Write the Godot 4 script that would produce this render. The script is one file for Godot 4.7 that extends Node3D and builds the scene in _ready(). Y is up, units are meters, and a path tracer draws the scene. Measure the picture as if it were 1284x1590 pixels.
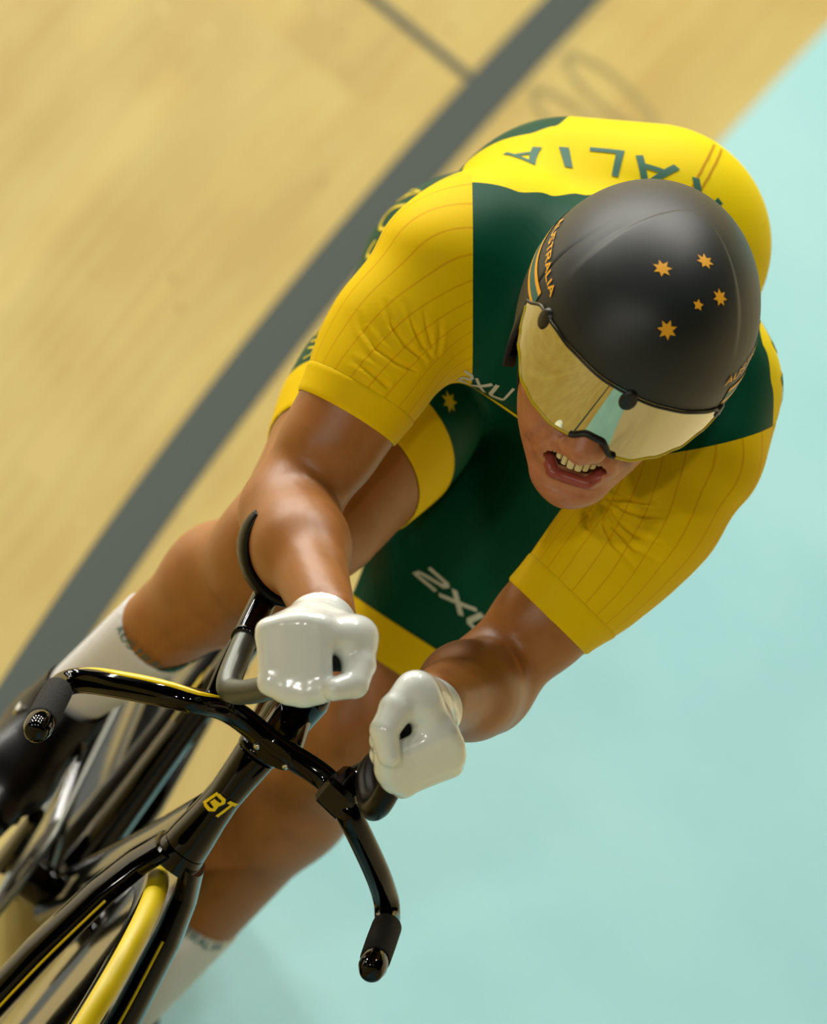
extends Node3D
# A track cyclist in the banked bend of a wooden velodrome. The bicycle, the rider and the
# track are laid out in the bicycle's own frame (y square to the boards, z forward, x to the rider's left);
# BANK leans that frame over, so that the world's y is plumb.
const BANK_DEG := 39.5
var BANK: Transform3D
var M := {}
var used := {}

# ------------------------------------------------------------------ naming helpers
func numbered(n: String) -> String:
	if not used.has(n):
		used[n] = 0
		return n
	used[n] += 1
	return "%s_%03d" % [n, used[n]]

func thing(called: String, label: String, category: String, xf := Transform3D.IDENTITY, group := "") -> Node3D:
	var o := Node3D.new()
	o.name = numbered(called)
	o.transform = xf
	add_child(o)
	o.set_meta("label", label)
	o.set_meta("category", category)
	if group != "":
		o.set_meta("group", group)
	return o

func part(called: String, mesh: Mesh, mat: Material, parent: Node3D, label := "") -> MeshInstance3D:
	var o := MeshInstance3D.new()
	o.name = called
	o.mesh = mesh
	o.material_override = mat
	parent.add_child(o, true)
	if label != "":
		o.set_meta("label", label)
	return o

# ------------------------------------------------------------------ mesh helpers
func am(v: PackedVector3Array, n: PackedVector3Array, idx: PackedInt32Array, uv := PackedVector2Array()) -> ArrayMesh:
	# turn each face so that its front agrees with the normals
	for i in range(0, idx.size(), 3):
		var x := idx[i]
		var y := idx[i + 1]
		var z := idx[i + 2]
		if (v[z] - v[x]).cross(v[y] - v[x]).dot(n[x] + n[y] + n[z]) < 0.0:
			idx[i + 1] = z
			idx[i + 2] = y
	var a := []
	a.resize(Mesh.ARRAY_MAX)
	a[Mesh.ARRAY_VERTEX] = v
	a[Mesh.ARRAY_NORMAL] = n
	if uv.size() > 0:
		a[Mesh.ARRAY_TEX_UV] = uv
	a[Mesh.ARRAY_INDEX] = idx
	var m := ArrayMesh.new()
	m.add_surface_from_arrays(Mesh.PRIMITIVE_TRIANGLES, a)
	return m

func am_auto(v: PackedVector3Array, idx: PackedInt32Array, uv := PackedVector2Array(), about = null) -> ArrayMesh:
	# about: a point the normals look away from; without it a closed mesh is turned outside out
	# smooth normals gathered from the faces (clockwise fronts)
	var n := PackedVector3Array()
	n.resize(v.size())
	for i in range(0, idx.size(), 3):
		var a = idx[i]
		var b = idx[i + 1]
		var c = idx[i + 2]
		var fn = (v[c] - v[a]).cross(v[b] - v[a])
		n[a] += fn
		n[b] += fn
		n[c] += fn
	var sum := 0.0
	if about is String:
		sum = 1.0
	elif about == null:
		var mid := Vector3.ZERO
		for w in v:
			mid += w / v.size()
		for i in range(0, idx.size(), 3):
			sum += (v[idx[i]] - mid).dot((v[idx[i + 2]] - mid).cross(v[idx[i + 1]] - mid))
	else:
		for i in n.size():
			sum += n[i].dot(v[i] - about)
	var sg := 1.0 if sum >= 0.0 else -1.0
	for i in n.size():
		n[i] = n[i].normalized() * sg
	return am(v, n, idx, uv)

func grid_mesh(rows: Array, close_u := false, about = null) -> ArrayMesh:
	# rows of equally many points -> one smooth sheet
	var v := PackedVector3Array()
	var uv := PackedVector2Array()
	var nr := rows.size()
	var nc: int = rows[0].size()
	for r in nr:
		for c in nc:
			v.append(rows[r][c])
			uv.append(Vector2(float(c) / (nc - 1), float(r) / (nr - 1)))
	var idx := PackedInt32Array()
	var lim := nc if close_u else nc - 1
	for r in nr - 1:
		for c in lim:
			var c2 := (c + 1) % nc
			var a := r * nc + c
			var b := r * nc + c2
			var d := (r + 1) * nc + c
			var e := (r + 1) * nc + c2
			idx.append_array(PackedInt32Array([a, b, d, b, e, d]))
	return am_auto(v, idx, uv, about)

func smooth_path(pts: Array, per := 6) -> Array:
	# Catmull-Rom through the points
	var out := []
	for i in pts.size() - 1:
		var p0: Vector3 = pts[max(i - 1, 0)]
		var p1: Vector3 = pts[i]
		var p2: Vector3 = pts[i + 1]
		var p3: Vector3 = pts[min(i + 2, pts.size() - 1)]
		for k in per:
			out.append(p1.cubic_interpolate(p2, p0, p3, float(k) / per))
	out.append(pts[-1])
	return out

func sweep(pts: Array, rad: Array, sides := 16, up := Vector3.UP, squash := 1.0, caps := true) -> ArrayMesh:
	# tube through pts; rad: one radius for each point (or one for all); squash scales the second axis; domed ends
	var rows := []
	var n := pts.size()
	var side_prev := Vector3.ZERO
	for i in n:
		var t: Vector3 = (pts[min(i + 1, n - 1)] - pts[max(i - 1, 0)]).normalized()
		var s: Vector3 = t.cross(up)
		if side_prev != Vector3.ZERO:
			s = side_prev - t * side_prev.dot(t)
		if s.length() < 0.001:
			s = t.cross(Vector3.RIGHT)
		s = s.normalized()
		side_prev = s
		var w := s.cross(t).normalized()
		var r: float = rad[i] if rad.size() > 1 else rad[0]
		if i == 0 and caps:
			for q in [0.02, 0.45, 0.8]:
				rows.append(ring(pts[0] - t * (r * 0.35 * sqrt(1.0 - q * q)), s, w, r * q, r * q * squash, sides))
		rows.append(ring(pts[i], s, w, r, r * squash, sides))
		if i == n - 1 and caps:
			for q in [0.8, 0.45, 0.02]:
				rows.append(ring(pts[i] + t * (r * 0.35 * sqrt(1.0 - q * q)), s, w, r * q, r * q * squash, sides))
	return grid_mesh(rows, true)

func ring(c: Vector3, s: Vector3, w: Vector3, rs: float, rw: float, sides: int) -> Array:
	var o := []
	for k in sides:
		var a := TAU * k / sides
		o.append(c + s * (cos(a) * rs) + w * (sin(a) * rw))
	return o

func loft(sections: Array, sides := 24, caps := true) -> ArrayMesh:
	# sections: [centre, side axis * half width, other axis * half height, superellipse power]
	var rows := []
	for i in sections.size():
		var s = sections[i]
		var row := []
		for k in sides:
			var a := TAU * k / sides
			var e: float = 2.0 / s[3]
			var ca := cos(a)
			var sa := sin(a)
			row.append(s[0] + s[1] * (signf(ca) * pow(absf(ca), e)) + s[2] * (signf(sa) * pow(absf(sa), e)))
		if i == 0 and caps:
			var r0 := []
			for p in row:
				r0.append(s[0].lerp(p, 0.01))
			rows.append(r0)
			var r1 := []
			for p in row:
				r1.append(s[0].lerp(p, 0.97))
			rows.append(r1)
		rows.append(row)
		if i == sections.size() - 1 and caps:
			for q in [0.97, 0.01]:
				var r0 := []
				for p in row:
					r0.append(s[0].lerp(p, q))
				rows.append(r0)
	return grid_mesh(rows, true)

func box(size: Vector3, at: Vector3, basis := Basis.IDENTITY, bevel := 0.0) -> ArrayMesh:
	# chamfered box
	var b := bevel
	var h := size * 0.5
	var st := SurfaceTool.new()
	st.begin(Mesh.PRIMITIVE_TRIANGLES)
	st.set_smooth_group(-1)
	var quad := func(p: Array):
		for i in [0, 1, 2, 0, 2, 3]:
			st.add_vertex(at + basis * p[i])
	for ax in 3:
		var u := (ax + 1) % 3
		var w := (ax + 2) % 3
		for sgn in [-1.0, 1.0]:
			var p := []
			for q in [[-1, -1], [-1, 1], [1, 1], [1, -1]]:
				var v := Vector3.ZERO
				v[ax] = h[ax] * sgn
				v[u] = (h[u] - b) * q[0]
				v[w] = (h[w] - b) * q[1]
				p.append(v)
			if sgn < 0:
				p.reverse()
			quad.call(p)
		if b > 0.0:
			# edges running along ax
			for su in [-1.0, 1.0]:
				for sw in [-1.0, 1.0]:
					var p := []
					for q in [[-1, 0], [1, 0], [1, 1], [-1, 1]]:
						var v := Vector3.ZERO
						v[ax] = (h[ax] - b) * q[0]
						v[u] = (h[u] - (0.0 if q[1] == 0 else b)) * su
						v[w] = (h[w] - (b if q[1] == 0 else 0.0)) * sw
						p.append(v)
					if su * sw > 0:
						p.reverse()
					quad.call(p)
	if b > 0.0:
		for sx in [-1.0, 1.0]:
			for sy in [-1.0, 1.0]:
				for sz in [-1.0, 1.0]:
					var p := [Vector3(h.x * sx, (h.y - b) * sy, (h.z - b) * sz), Vector3((h.x - b) * sx, h.y * sy, (h.z - b) * sz), Vector3((h.x - b) * sx, (h.y - b) * sy, h.z * sz)]
					if sx * sy * sz > 0:
						p.reverse()
					for q in p:
						st.add_vertex(at + basis * q)
	st.generate_normals()
	return st.commit()

func lathe(profile: Array, centre: Vector3, axis: Vector3, sides := 64, about = null) -> ArrayMesh:
	# profile: [radius, offset along axis]
	var ax := axis.normalized()
	var s := ax.cross(Vector3(0.31, 0.77, 0.55)).normalized()
	var w := s.cross(ax)
	var rows := []
	for p in profile:
		rows.append(ring(centre + ax * p[1], s, w, p[0], p[0], sides))
	return grid_mesh(rows, true, about)

# ------------------------------------------------------------------ distance field + surface nets
class Field:
	var A := PackedVector3Array()
	var BA := PackedVector3Array()
	var R1 := PackedFloat32Array()
	var DR := PackedFloat32Array()
	var IL := PackedFloat32Array()
	var N := PackedVector3Array()
	var F := PackedFloat32Array()
	var K := PackedFloat32Array()
	var G := PackedInt32Array()
	var GK := {}          # blend radius with which a group joins those before it
	var V := PackedVector3Array()
	var NR := PackedVector3Array()
	var T := PackedInt32Array()

	func add(g: int, k: float, a: Vector3, b: Vector3, r1: float, r2: float, n := Vector3.ZERO, f := 0.0) -> void:
		var ba := b - a
		A.append(a)
		BA.append(ba)
		R1.append(r1)
		DR.append(r2 - r1)
		IL.append(1.0 / max(ba.length_squared(), 1e-9))
		N.append(n.normalized())
		F.append(f)
		K.append(k)
		G.append(g)

	func all() -> PackedInt32Array:
		var o := PackedInt32Array()
		for i in A.size():
			o.append(i)
		return o

	func one(p: Vector3, i: int) -> float:
		var v := p - A[i]
		var ba := BA[i]
		var t := clampf(v.dot(ba) * IL[i], 0.0, 1.0)
		v -= ba * t
		var f := F[i]
		if f != 0.0:
			v += N[i] * (v.dot(N[i]) * f)
		return v.length() - R1[i] - DR[i] * t

	func sd(p: Vector3, idx: PackedInt32Array) -> float:
		var total := 9.0
		var d := 9.0
		var g := -1
		for i in idx:
			var v := p - A[i]
			var ba := BA[i]
			var t := clampf(v.dot(ba) * IL[i], 0.0, 1.0)
			v -= ba * t
			var f := F[i]
			if f != 0.0:
				v += N[i] * (v.dot(N[i]) * f)
			var e := v.length() - R1[i] - DR[i] * t
			if G[i] != g:
				if g >= 0:
					var gk: float = GK.get(g, 0.02)
					var hh := gk - absf(total - d)
					total = minf(total, d) - (hh * hh / (4.0 * gk) if hh > 0.0 else 0.0)
				g = G[i]
				d = e
			else:
				var k := K[i]
				if k > 0.0:
					var h := k - absf(d - e)
					d = minf(d, e) - (h * h / (4.0 * k) if h > 0.0 else 0.0)
				else:
					# carve
					var h := -k - absf(d + e)
					d = maxf(d, -e) + (h * h / (-4.0 * k) if h > 0.0 else 0.0)
		var gk2: float = GK.get(g, 0.02)
		var h2 := gk2 - absf(total - d)
		return minf(total, d) - (h2 * h2 / (4.0 * gk2) if h2 > 0.0 else 0.0)

	func group_sd(p: Vector3, gg: int) -> float:
		var d := 9.0
		for i in A.size():
			if G[i] == gg and K[i] > 0.0:
				d = minf(d, one(p, i))
		return d

	func grad(p: Vector3, idx: PackedInt32Array, e := 0.0015) -> Vector3:
		return Vector3(sd(p + Vector3(e, 0, 0), idx) - sd(p - Vector3(e, 0, 0), idx), sd(p + Vector3(0, e, 0), idx) - sd(p - Vector3(0, e, 0), idx), sd(p + Vector3(0, 0, e), idx) - sd(p - Vector3(0, 0, e), idx)).normalized()

	func hit(o: Vector3, dir: Vector3, idx: PackedInt32Array, far := 1.0) -> Vector3:
		# first surface point along a line
		var t := 0.0
		for i in 160:
			var dd := sd(o + dir * t, idx)
			if dd < 0.0002:
				return o + dir * t
			t += maxf(dd * 0.7, 0.0004)
			if t > far:
				break
		return Vector3(INF, INF, INF)

	func mesh(lo: Vector3, hi: Vector3, cell: float) -> void:
		const SB := 4          # cells along a small block
		const CB := 4          # small blocks along a coarse block
		var every := all()
		var cs := cell * SB * CB
		var crad := cs * 0.8661
		var srad := cell * SB * 0.8661
		var nx := int(ceil((hi.x - lo.x) / cs))
		var ny := int(ceil((hi.y - lo.y) / cs))
		var nz := int(ceil((hi.z - lo.z) / cs))
		var cells := {}
		var masks := PackedInt32Array()
		var keys := PackedInt64Array()
		var val := PackedFloat32Array()
		val.resize(125)
		var co := [0, 1, 5, 6, 25, 26, 30, 31]
		for bz in nz:
			for by in ny:
				for bx in nx:
					var c := lo + Vector3(bx + 0.5, by + 0.5, bz + 0.5) * cs
					var near := cull(c, every, crad)
					if near.size() == 0:
						continue
					for s in 64:
						var sx := s & 3
						var sy := (s >> 2) & 3
						var sz := s >> 4
						var o := lo + Vector3(bx, by, bz) * cs + Vector3(sx, sy, sz) * (cell * SB)
						var sc := o + Vector3.ONE * (cell * SB * 0.5)
						var idx := cull(sc, near, srad)
						if idx.size() == 0:
							continue
						if absf(sd(sc, idx)) > srad * 1.5:
							continue
						var q := 0
						for k in 5:
							for j in 5:
								for i in 5:
									val[q] = sd(o + Vector3(i, j, k) * cell, idx)
									q += 1
						for k in 4:
							for j in 4:
								for i in 4:
									var b0 := i + 5 * j + 25 * k
									var m := 0
									for w in 8:
										if val[b0 + co[w]] < 0.0:
											m |= 1 << w
									if m == 0 or m == 255:
										continue
									var sum := Vector3.ZERO
									var cnt := 0
									for e in 12:
										var ea: int = EA[e]
										var eb: int = EB[e]
										if ((m >> ea) & 1) == ((m >> eb) & 1):
											continue
										var va := val[b0 + co[ea]]
										var vb := val[b0 + co[eb]]
										var t := va / (va - vb)
										sum += OFF[ea].lerp(OFF[eb], t)
										cnt += 1
									var v0 := val[b0]
									var v7 := val[b0 + 31]
									var x1 := val[b0 + 1]
									var y1 := val[b0 + 5]
									var xy := val[b0 + 6]
									var z1 := val[b0 + 25]
									var xz := val[b0 + 26]
									var yz := val[b0 + 30]
									var gi := (bx * CB + sx) * SB + i
									var gj := (by * CB + sy) * SB + j
									var gk := (bz * CB + sz) * SB + k
									var key := gi + gj * 4096 + gk * 16777216
									cells[key] = V.size()
									keys.append(key)
									masks.append(m)
									V.append(o + (Vector3(i, j, k) + sum / cnt) * cell)
									NR.append(Vector3(x1 + xy + xz + v7 - v0 - y1 - z1 - yz, y1 + xy + yz + v7 - v0 - x1 - z1 - xz, z1 + xz + yz + v7 - v0 - x1 - y1 - xy).normalized())
		var step := [1, 4096, 16777216]
		for n in V.size():
			var m := masks[n]
			var key := keys[n]
			var s0 := m & 1
			for ax in 3:
				var s1 := (m >> (1 << ax)) & 1
				if s0 == s1:
					continue
				var du: int = step[(ax + 1) % 3]
				var dw: int = step[(ax + 2) % 3]
				if not (cells.has(key - du) and cells.has(key - dw) and cells.has(key - du - dw)):
					continue
				var b: int = cells[key - du]
				var c: int = cells[key - du - dw]
				var d: int = cells[key - dw]
				if s0 == 1:
					T.append_array(PackedInt32Array([n, c, b, n, d, c]))
				else:
					T.append_array(PackedInt32Array([n, b, c, n, c, d]))
		for i in range(0, T.size(), 3):
			var x := T[i]
			if (V[T[i + 2]] - V[x]).cross(V[T[i + 1]] - V[x]).dot(NR[x]) < 0.0:
				var y := T[i + 1]
				T[i + 1] = T[i + 2]
				T[i + 2] = y

	const EA := [0, 2, 4, 6, 0, 1, 4, 5, 0, 1, 2, 3]
	const EB := [1, 3, 5, 7, 2, 3, 6, 7, 4, 5, 6, 7]
	const OFF: Array[Vector3] = [Vector3(0, 0, 0), Vector3(1, 0, 0), Vector3(0, 1, 0), Vector3(1, 1, 0), Vector3(0, 0, 1), Vector3(1, 0, 1), Vector3(0, 1, 1), Vector3(1, 1, 1)]

	func cull(c: Vector3, idx: PackedInt32Array, rad: float) -> PackedInt32Array:
		var ds := PackedFloat32Array()
		var dm := 9.0
		for i in idx:
			var e := one(c, i)
			ds.append(e)
			if K[i] > 0.0:
				dm = minf(dm, e)
		var out := PackedInt32Array()
		if dm > rad * 1.6 + 0.03:
			return out
		var lim := maxf(dm, 0.0) + rad * 2.0 + 0.06
		if dm < 0.0:
			lim = rad * 2.2 + 0.06
		for q in idx.size():
			if ds[q] < lim:
				out.append(idx[q])
		return out

# ------------------------------------------------------------------ cutting a mesh along a line of zero
func cut(V: PackedVector3Array, N: PackedVector3Array, T: PackedInt32Array, f: Callable, offs := 0.0) -> Array:
	# returns [inside triangles, outside triangles]; V and N grow
	var val := PackedFloat32Array()
	var n0 := V.size()
	val.resize(n0)
	var seen := PackedByteArray()
	seen.resize(n0)
	for i in T:
		if seen[i] == 0:
			seen[i] = 1
			val[i] = f.call(V[i])
	var ti := PackedInt32Array()
	var to := PackedInt32Array()
	var cache := {}
	for q in range(0, T.size(), 3):
		var s := 0
		for k in 3:
			if val[T[q + k]] < 0.0:
				s += 1
		if s == 3:
			ti.append_array(PackedInt32Array([T[q], T[q + 1], T[q + 2]]))
		elif s == 0:
			to.append_array(PackedInt32Array([T[q], T[q + 1], T[q + 2]]))
		else:
			# rotate so that vertex 0 is the odd one
			var r := 0
			for k in 3:
				if (val[T[q + k]] < 0.0) == (s == 1):
					r = k
			var a := T[q + r]
			var b := T[q + (r + 1) % 3]
			var c := T[q + (r + 2) % 3]
			var ab := _edge(V, N, val, cache, a, b)
			var ac := _edge(V, N, val, cache, a, c)
			var one := PackedInt32Array([a, ab, ac])
			var two := PackedInt32Array([ab, b, c, ab, c, ac])
			if s == 1:
				ti.append_array(one)
				to.append_array(two)
			else:
				to.append_array(one)
				ti.append_array(two)
	return [ti, to]

func _edge(V: PackedVector3Array, N: PackedVector3Array, val: PackedFloat32Array, cache: Dictionary, a: int, b: int) -> int:
	var key := mini(a, b) * 4194304 + maxi(a, b)
	if cache.has(key):
		return cache[key]
	var t := val[a] / (val[a] - val[b])
	t = clampf(t, 0.02, 0.98)
	V.append(V[a].lerp(V[b], t))
	N.append(N[a].lerp(N[b], t).normalized())
	cache[key] = V.size() - 1
	return V.size() - 1

func submesh(V: PackedVector3Array, N: PackedVector3Array, T: PackedInt32Array, lift := 0.0, uvf = null) -> ArrayMesh:
	var map := {}
	var v := PackedVector3Array()
	var n := PackedVector3Array()
	var uv := PackedVector2Array()
	var idx := PackedInt32Array()
	for i in T:
		if not map.has(i):
			map[i] = v.size()
			v.append(V[i] + N[i] * lift)
			n.append(N[i])
			if uvf != null:
				uv.append(uvf.call(V[i]))
		idx.append(map[i])
	return am(v, n, idx, uv)

# ------------------------------------------------------------------ the rider's joints (bicycle frame)
const SH_R := Vector3(-0.138, 1.203, 0.14)
const SH_L := Vector3(0.188, 1.201, 0.14)
const EL_R := Vector3(-0.116, 0.979, 0.31)
const EL_L := Vector3(0.144, 0.940, 0.297)
const WR_R := Vector3(-0.047, 1.041, 0.527)
const WR_L := Vector3(0.087, 1.022, 0.509)
const HIP_R := Vector3(-0.062, 1.0, -0.2)
const HIP_L := Vector3(0.09, 1.0, -0.2)
const KN_R := Vector3(-0.085, 0.875, 0.2)
const KN_L := Vector3(0.115, 0.64, 0.015)
const AN_R := Vector3(-0.14, 0.505, 0.07)
const AN_L := Vector3(0.115, 0.195, 0.03)

func body_field() -> Field:
	var b := Field.new()
	var back := Vector3(0, 0.88, -0.47)
	b.GK = {0: 0.03, 1: 0.05, 2: 0.05, 3: 0.022, 4: 0.018}
	# trunk
	b.add(0, 0.05, Vector3(-0.055, 1.0, -0.23), Vector3(0.075, 1.0, -0.23), 0.105, 0.11)
	b.add(0, 0.08, Vector3(0.01, 1.03, -0.21), Vector3(0.02, 1.15, -0.06), 0.145, 0.155, back, 0.25)
	b.add(0, 0.06, Vector3(-0.03, 1.195, -0.08), Vector3(0.042, 1.243, -0.085), 0.120, 0.120)
	b.add(0, 0.06, Vector3(-0.075, 1.195, 0.06), Vector3(0.135, 1.205, 0.05), 0.092, 0.094)
	b.add(0, 0.05, Vector3(-0.11, 1.21, 0.08), Vector3(0.15, 1.225, 0.07), 0.068, 0.072)
	b.add(0, 0.04, Vector3(-0.05, 1.186, 0.12), Vector3(0.11, 1.188, 0.12), 0.066, 0.066)
	b.add(0, 0.05, Vector3(0.022, 1.235, 0.05), Vector3(0.03, 1.31, 0.22), 0.075, 0.06)
	# arms
	for s in 2:
		var sh := SH_R if s == 0 else SH_L
		var el := EL_R if s == 0 else EL_L
		var wr := WR_R if s == 0 else WR_L
		var sg := -1.0 if s == 0 else 1.0
		var g := 1 + s
		var mid := sh.lerp(el, 0.5)
		b.add(g, 0.04, sh, sh.lerp(el, 0.35), 0.058 + 0.002 * s, 0.056)
		b.add(g, 0.04, sh.lerp(el, 0.3), el, 0.055, 0.041)
		b.add(g, 0.03, mid + Vector3(-0.004 * sg, 0.012, 0.018), sh.lerp(el, 0.72) + Vector3(-0.002 * sg, 0.01, 0.014), 0.044, 0.042)
		if s == 1:
			b.add(g, 0.03, sh.lerp(el, 0.2) + Vector3(0.012, -0.010, -0.006), sh.lerp(el, 0.5) + Vector3(0.010, -0.010, -0.006), 0.054, 0.050)
		var fm := el.lerp(wr, 0.35)
		b.add(g, 0.03, el, fm, 0.039, 0.041)
		b.add(g, 0.03, fm, wr, 0.041, 0.029)
		b.add(g, 0.03, el.lerp(wr, 0.12) + Vector3(sg * 0.012, 0.004, 0), el.lerp(wr, 0.42) + Vector3(sg * 0.010, 0.004, 0), 0.037, 0.035)
		# long outer forearm muscle and the tendons behind the thumb
		b.add(g, 0.012, el.lerp(wr, 0.05) + Vector3(sg * 0.004, 0.030, 0.0), el.lerp(wr, 0.62) + Vector3(-sg * 0.006, 0.020, 0.0), 0.020, 0.013)
		b.add(g, 0.010, el.lerp(wr, 0.45) + Vector3(sg * 0.020, 0.014, 0.0), el.lerp(wr, 0.95) + Vector3(sg * 0.010, 0.012, 0.0), 0.017, 0.014)
	# legs
	for s in 2:
		var hp := HIP_R if s == 0 else HIP_L
		var kn := KN_R if s == 0 else KN_L
		var an := AN_R if s == 0 else AN_L
		var g := 3 + s
		b.add(g, 0.04, hp, hp.lerp(kn, 0.5), 0.108, 0.086)
		b.add(g, 0.04, hp.lerp(kn, 0.5) + Vector3(0.010 - 0.010 * s, -0.004, 0), hp.lerp(kn, 0.85) + Vector3(0.012 - 0.012 * s, 0, 0), 0.080, 0.061)
		b.add(g, 0.04, hp.lerp(kn, 0.45), kn, 0.086, 0.058)
		b.add(g, 0.03, kn + Vector3(0, 0.005, 0.008), kn + (an - kn) * 0.08 + Vector3(0, 0, 0.01), 0.054, 0.05)
		var cf := kn.lerp(an, 0.32) + Vector3(0, 0, -0.022)
		b.add(g, 0.035, kn.lerp(an, 0.06), cf, 0.05, 0.055)
		b.add(g, 0.035, cf, an, 0.055, 0.032)
	return b

# ------------------------------------------------------------------ head frame (x to the rider's left, y crown, z gaze)
var HEAD := Transform3D(Basis(Vector3(0.9876, 0.1313, -0.0858), Vector3(-0.1382, 0.9871, -0.0809), Vector3(0.0741, 0.0918, 0.9930)).orthonormalized(), Vector3(0.0326, 1.3657, 0.27))

func groove(f: Field, pts: Array, r: float, depth: float) -> void:
	# a soft furrow along the surface
	var idx := f.all()
	var c := []
	for p in pts:
		var q: Vector3 = p
		for k in 4:
			q -= f.grad(q, idx) * f.sd(q, idx)
		c.append(q + f.grad(q, idx) * (r - depth))
	for i in c.size() - 1:
		f.add(0, -0.006, c[i], c[i + 1], r, r)

func face_field() -> Field:
	var f := Field.new()
	f.GK = {0: 0.01}
	f.add(0, 0.02, Vector3(0, 0.0, -0.03), Vector3(0, 0.0, 0.03), 0.088, 0.088)
	f.add(0, 0.03, Vector3(0, -0.03, 0.045), Vector3(0, -0.085, 0.048), 0.078, 0.068)
	f.add(0, 0.025, Vector3(-0.045, -0.088, 0.02), Vector3(-0.018, -0.145, 0.084), 0.026, 0.022)
	f.add(0, 0.025, Vector3(0.045, -0.088, 0.02), Vector3(0.018, -0.145, 0.084), 0.026, 0.022)
	f.add(0, 0.02, Vector3(0, -0.154, 0.088), Vector3(0, -0.151, 0.093), 0.022, 0.022)
	# cheeks pushed up by the grimace
	f.add(0, 0.02, Vector3(-0.044, -0.066, 0.082), Vector3(-0.036, -0.092, 0.088), 0.026, 0.022)
	f.add(0, 0.02, Vector3(0.044, -0.066, 0.082), Vector3(0.036, -0.092, 0.088), 0.026, 0.022)
	f.add(0, 0.015, Vector3(-0.02, -0.105, 0.094), Vector3(0.02, -0.105, 0.094), 0.027, 0.027)
	# nose
	f.add(0, 0.012, Vector3(0, -0.03, 0.112), Vector3(0, -0.088, 0.140), 0.008, 0.0145)
	f.add(0, 0.008, Vector3(-0.015, -0.090, 0.131), Vector3(-0.014, -0.090, 0.133), 0.0095, 0.0095)
	f.add(0, 0.008, Vector3(0.015, -0.090, 0.131), Vector3(0.014, -0.090, 0.133), 0.0095, 0.0095)
	# upper lip, drawn up over the teeth
	f.add(0, 0.006, Vector3(-0.035, -0.099, 0.098), Vector3(-0.014, -0.1035, 0.119), 0.005, 0.0055)
	f.add(0, 0.006, Vector3(-0.014, -0.1035, 0.119), Vector3(0.014, -0.1035, 0.119), 0.0055, 0.0055)
	f.add(0, 0.006, Vector3(0.014, -0.1035, 0.119), Vector3(0.035, -0.099, 0.098), 0.0055, 0.005)
	# mouth opening, its corners drawn up
	f.add(0, -0.004, Vector3(-0.033, -0.1060, 0.098), Vector3(-0.013, -0.120, 0.118), 0.0085, 0.0125)
	f.add(0, -0.004, Vector3(-0.013, -0.120, 0.118), Vector3(0.013, -0.120, 0.118), 0.0125, 0.0125)
	f.add(0, -0.004, Vector3(0.013, -0.120, 0.118), Vector3(0.033, -0.1060, 0.098), 0.0125, 0.0085)
	# lower lip
	f.add(0, 0.005, Vector3(-0.043, -0.105, 0.090), Vector3(-0.017, -0.1345, 0.1125), 0.0045, 0.0056)
	f.add(0, 0.005, Vector3(-0.017, -0.1345, 0.1125), Vector3(0.017, -0.1345, 0.1125), 0.0056, 0.0056)
	f.add(0, 0.005, Vector3(0.017, -0.1345, 0.1125), Vector3(0.043, -0.105, 0.090), 0.0056, 0.0045)
	# folds from the nose past the corners of the mouth, and under the lower lip
	for sg in [-1.0, 1.0]:
		groove(f, [Vector3(0.024 * sg, -0.082, 0.125), Vector3(0.037 * sg, -0.092, 0.112), Vector3(0.047 * sg, -0.108, 0.098), Vector3(0.047 * sg, -0.122, 0.09)], 0.006, 0.0022)
	groove(f, [Vector3(-0.018, -0.145, 0.110), Vector3(0.0, -0.147, 0.114), Vector3(0.018, -0.145, 0.110)], 0.006, 0.0022)
	return f

# helmet surface: azimuth (0 = front, + to the left) and height in the head frame
func helm(az: float, y: float, lift := 0.0) -> Vector3:
	var ha := 0.115 + lift
	var hb := 0.125 + lift
	var zf := cos(az)
	var hc := (0.150 if zf > 0.0 else 0.168) + lift
	var s := 1.0
	if y > 0.0:
		s = sqrt(maxf(1.0 - pow(y / hb, 2.0), 0.0))
	else:
		s = 1.0 - 8.0 * y * y * (1.0 + 2.4 * smoothstep(0.4, 0.15, zf))
	return Vector3(ha * sin(az) * s, y, hc * zf * s)

func helm_n(az: float, y: float) -> Vector3:
	var e := 0.002
	var a := helm(az + e, y) - helm(az - e, y)
	var b := helm(az, minf(y + e, 0.1249)) - helm(az, y - e)
	return a.cross(b).normalized()

func curve_at(tab: Array, x: float) -> float:
	# smooth table look-up: [[x, y], ...]
	for i in tab.size() - 1:
		if x <= tab[i + 1][0]:
			var t = clampf((x - tab[i][0]) / (tab[i + 1][0] - tab[i][0]), 0.0, 1.0)
			t = t * t * (3.0 - 2.0 * t)
			return lerpf(tab[i][1], tab[i + 1][1], t)
	return tab[-1][1]

func rim_y(az: float) -> float:
	return curve_at([[-180.0, -0.05], [-140.0, -0.055], [-112.0, -0.074], [-95.0, -0.090], [-80.0, -0.098], [-71.0, -0.094], [-68.0, -0.012], [-55.0, 0.002], [-43.0, 0.001], [-30.0, -0.002], [-6.0, -0.007], [23.0, -0.010], [40.0, -0.012], [58.0, -0.015], [67.0, -0.022], [72.0, -0.066], [80.0, -0.092], [92.0, -0.100], [112.0, -0.092], [140.0, -0.055], [180.0, -0.05]], rad_to_deg(az))

func visor_y(az: float) -> float:
	return curve_at([[-67.0, -0.018], [-62.0, -0.036], [-57.0, -0.05], [-44.0, -0.07], [-32.0, -0.077], [-21.0, -0.080], [-10.0, -0.078], [-2.5, -0.068], [5.0, -0.068], [13.0, -0.079], [23.0, -0.079], [35.0, -0.071], [48.0, -0.060], [59.0, -0.043], [67.0, -0.026]], rad_to_deg(az))

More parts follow.
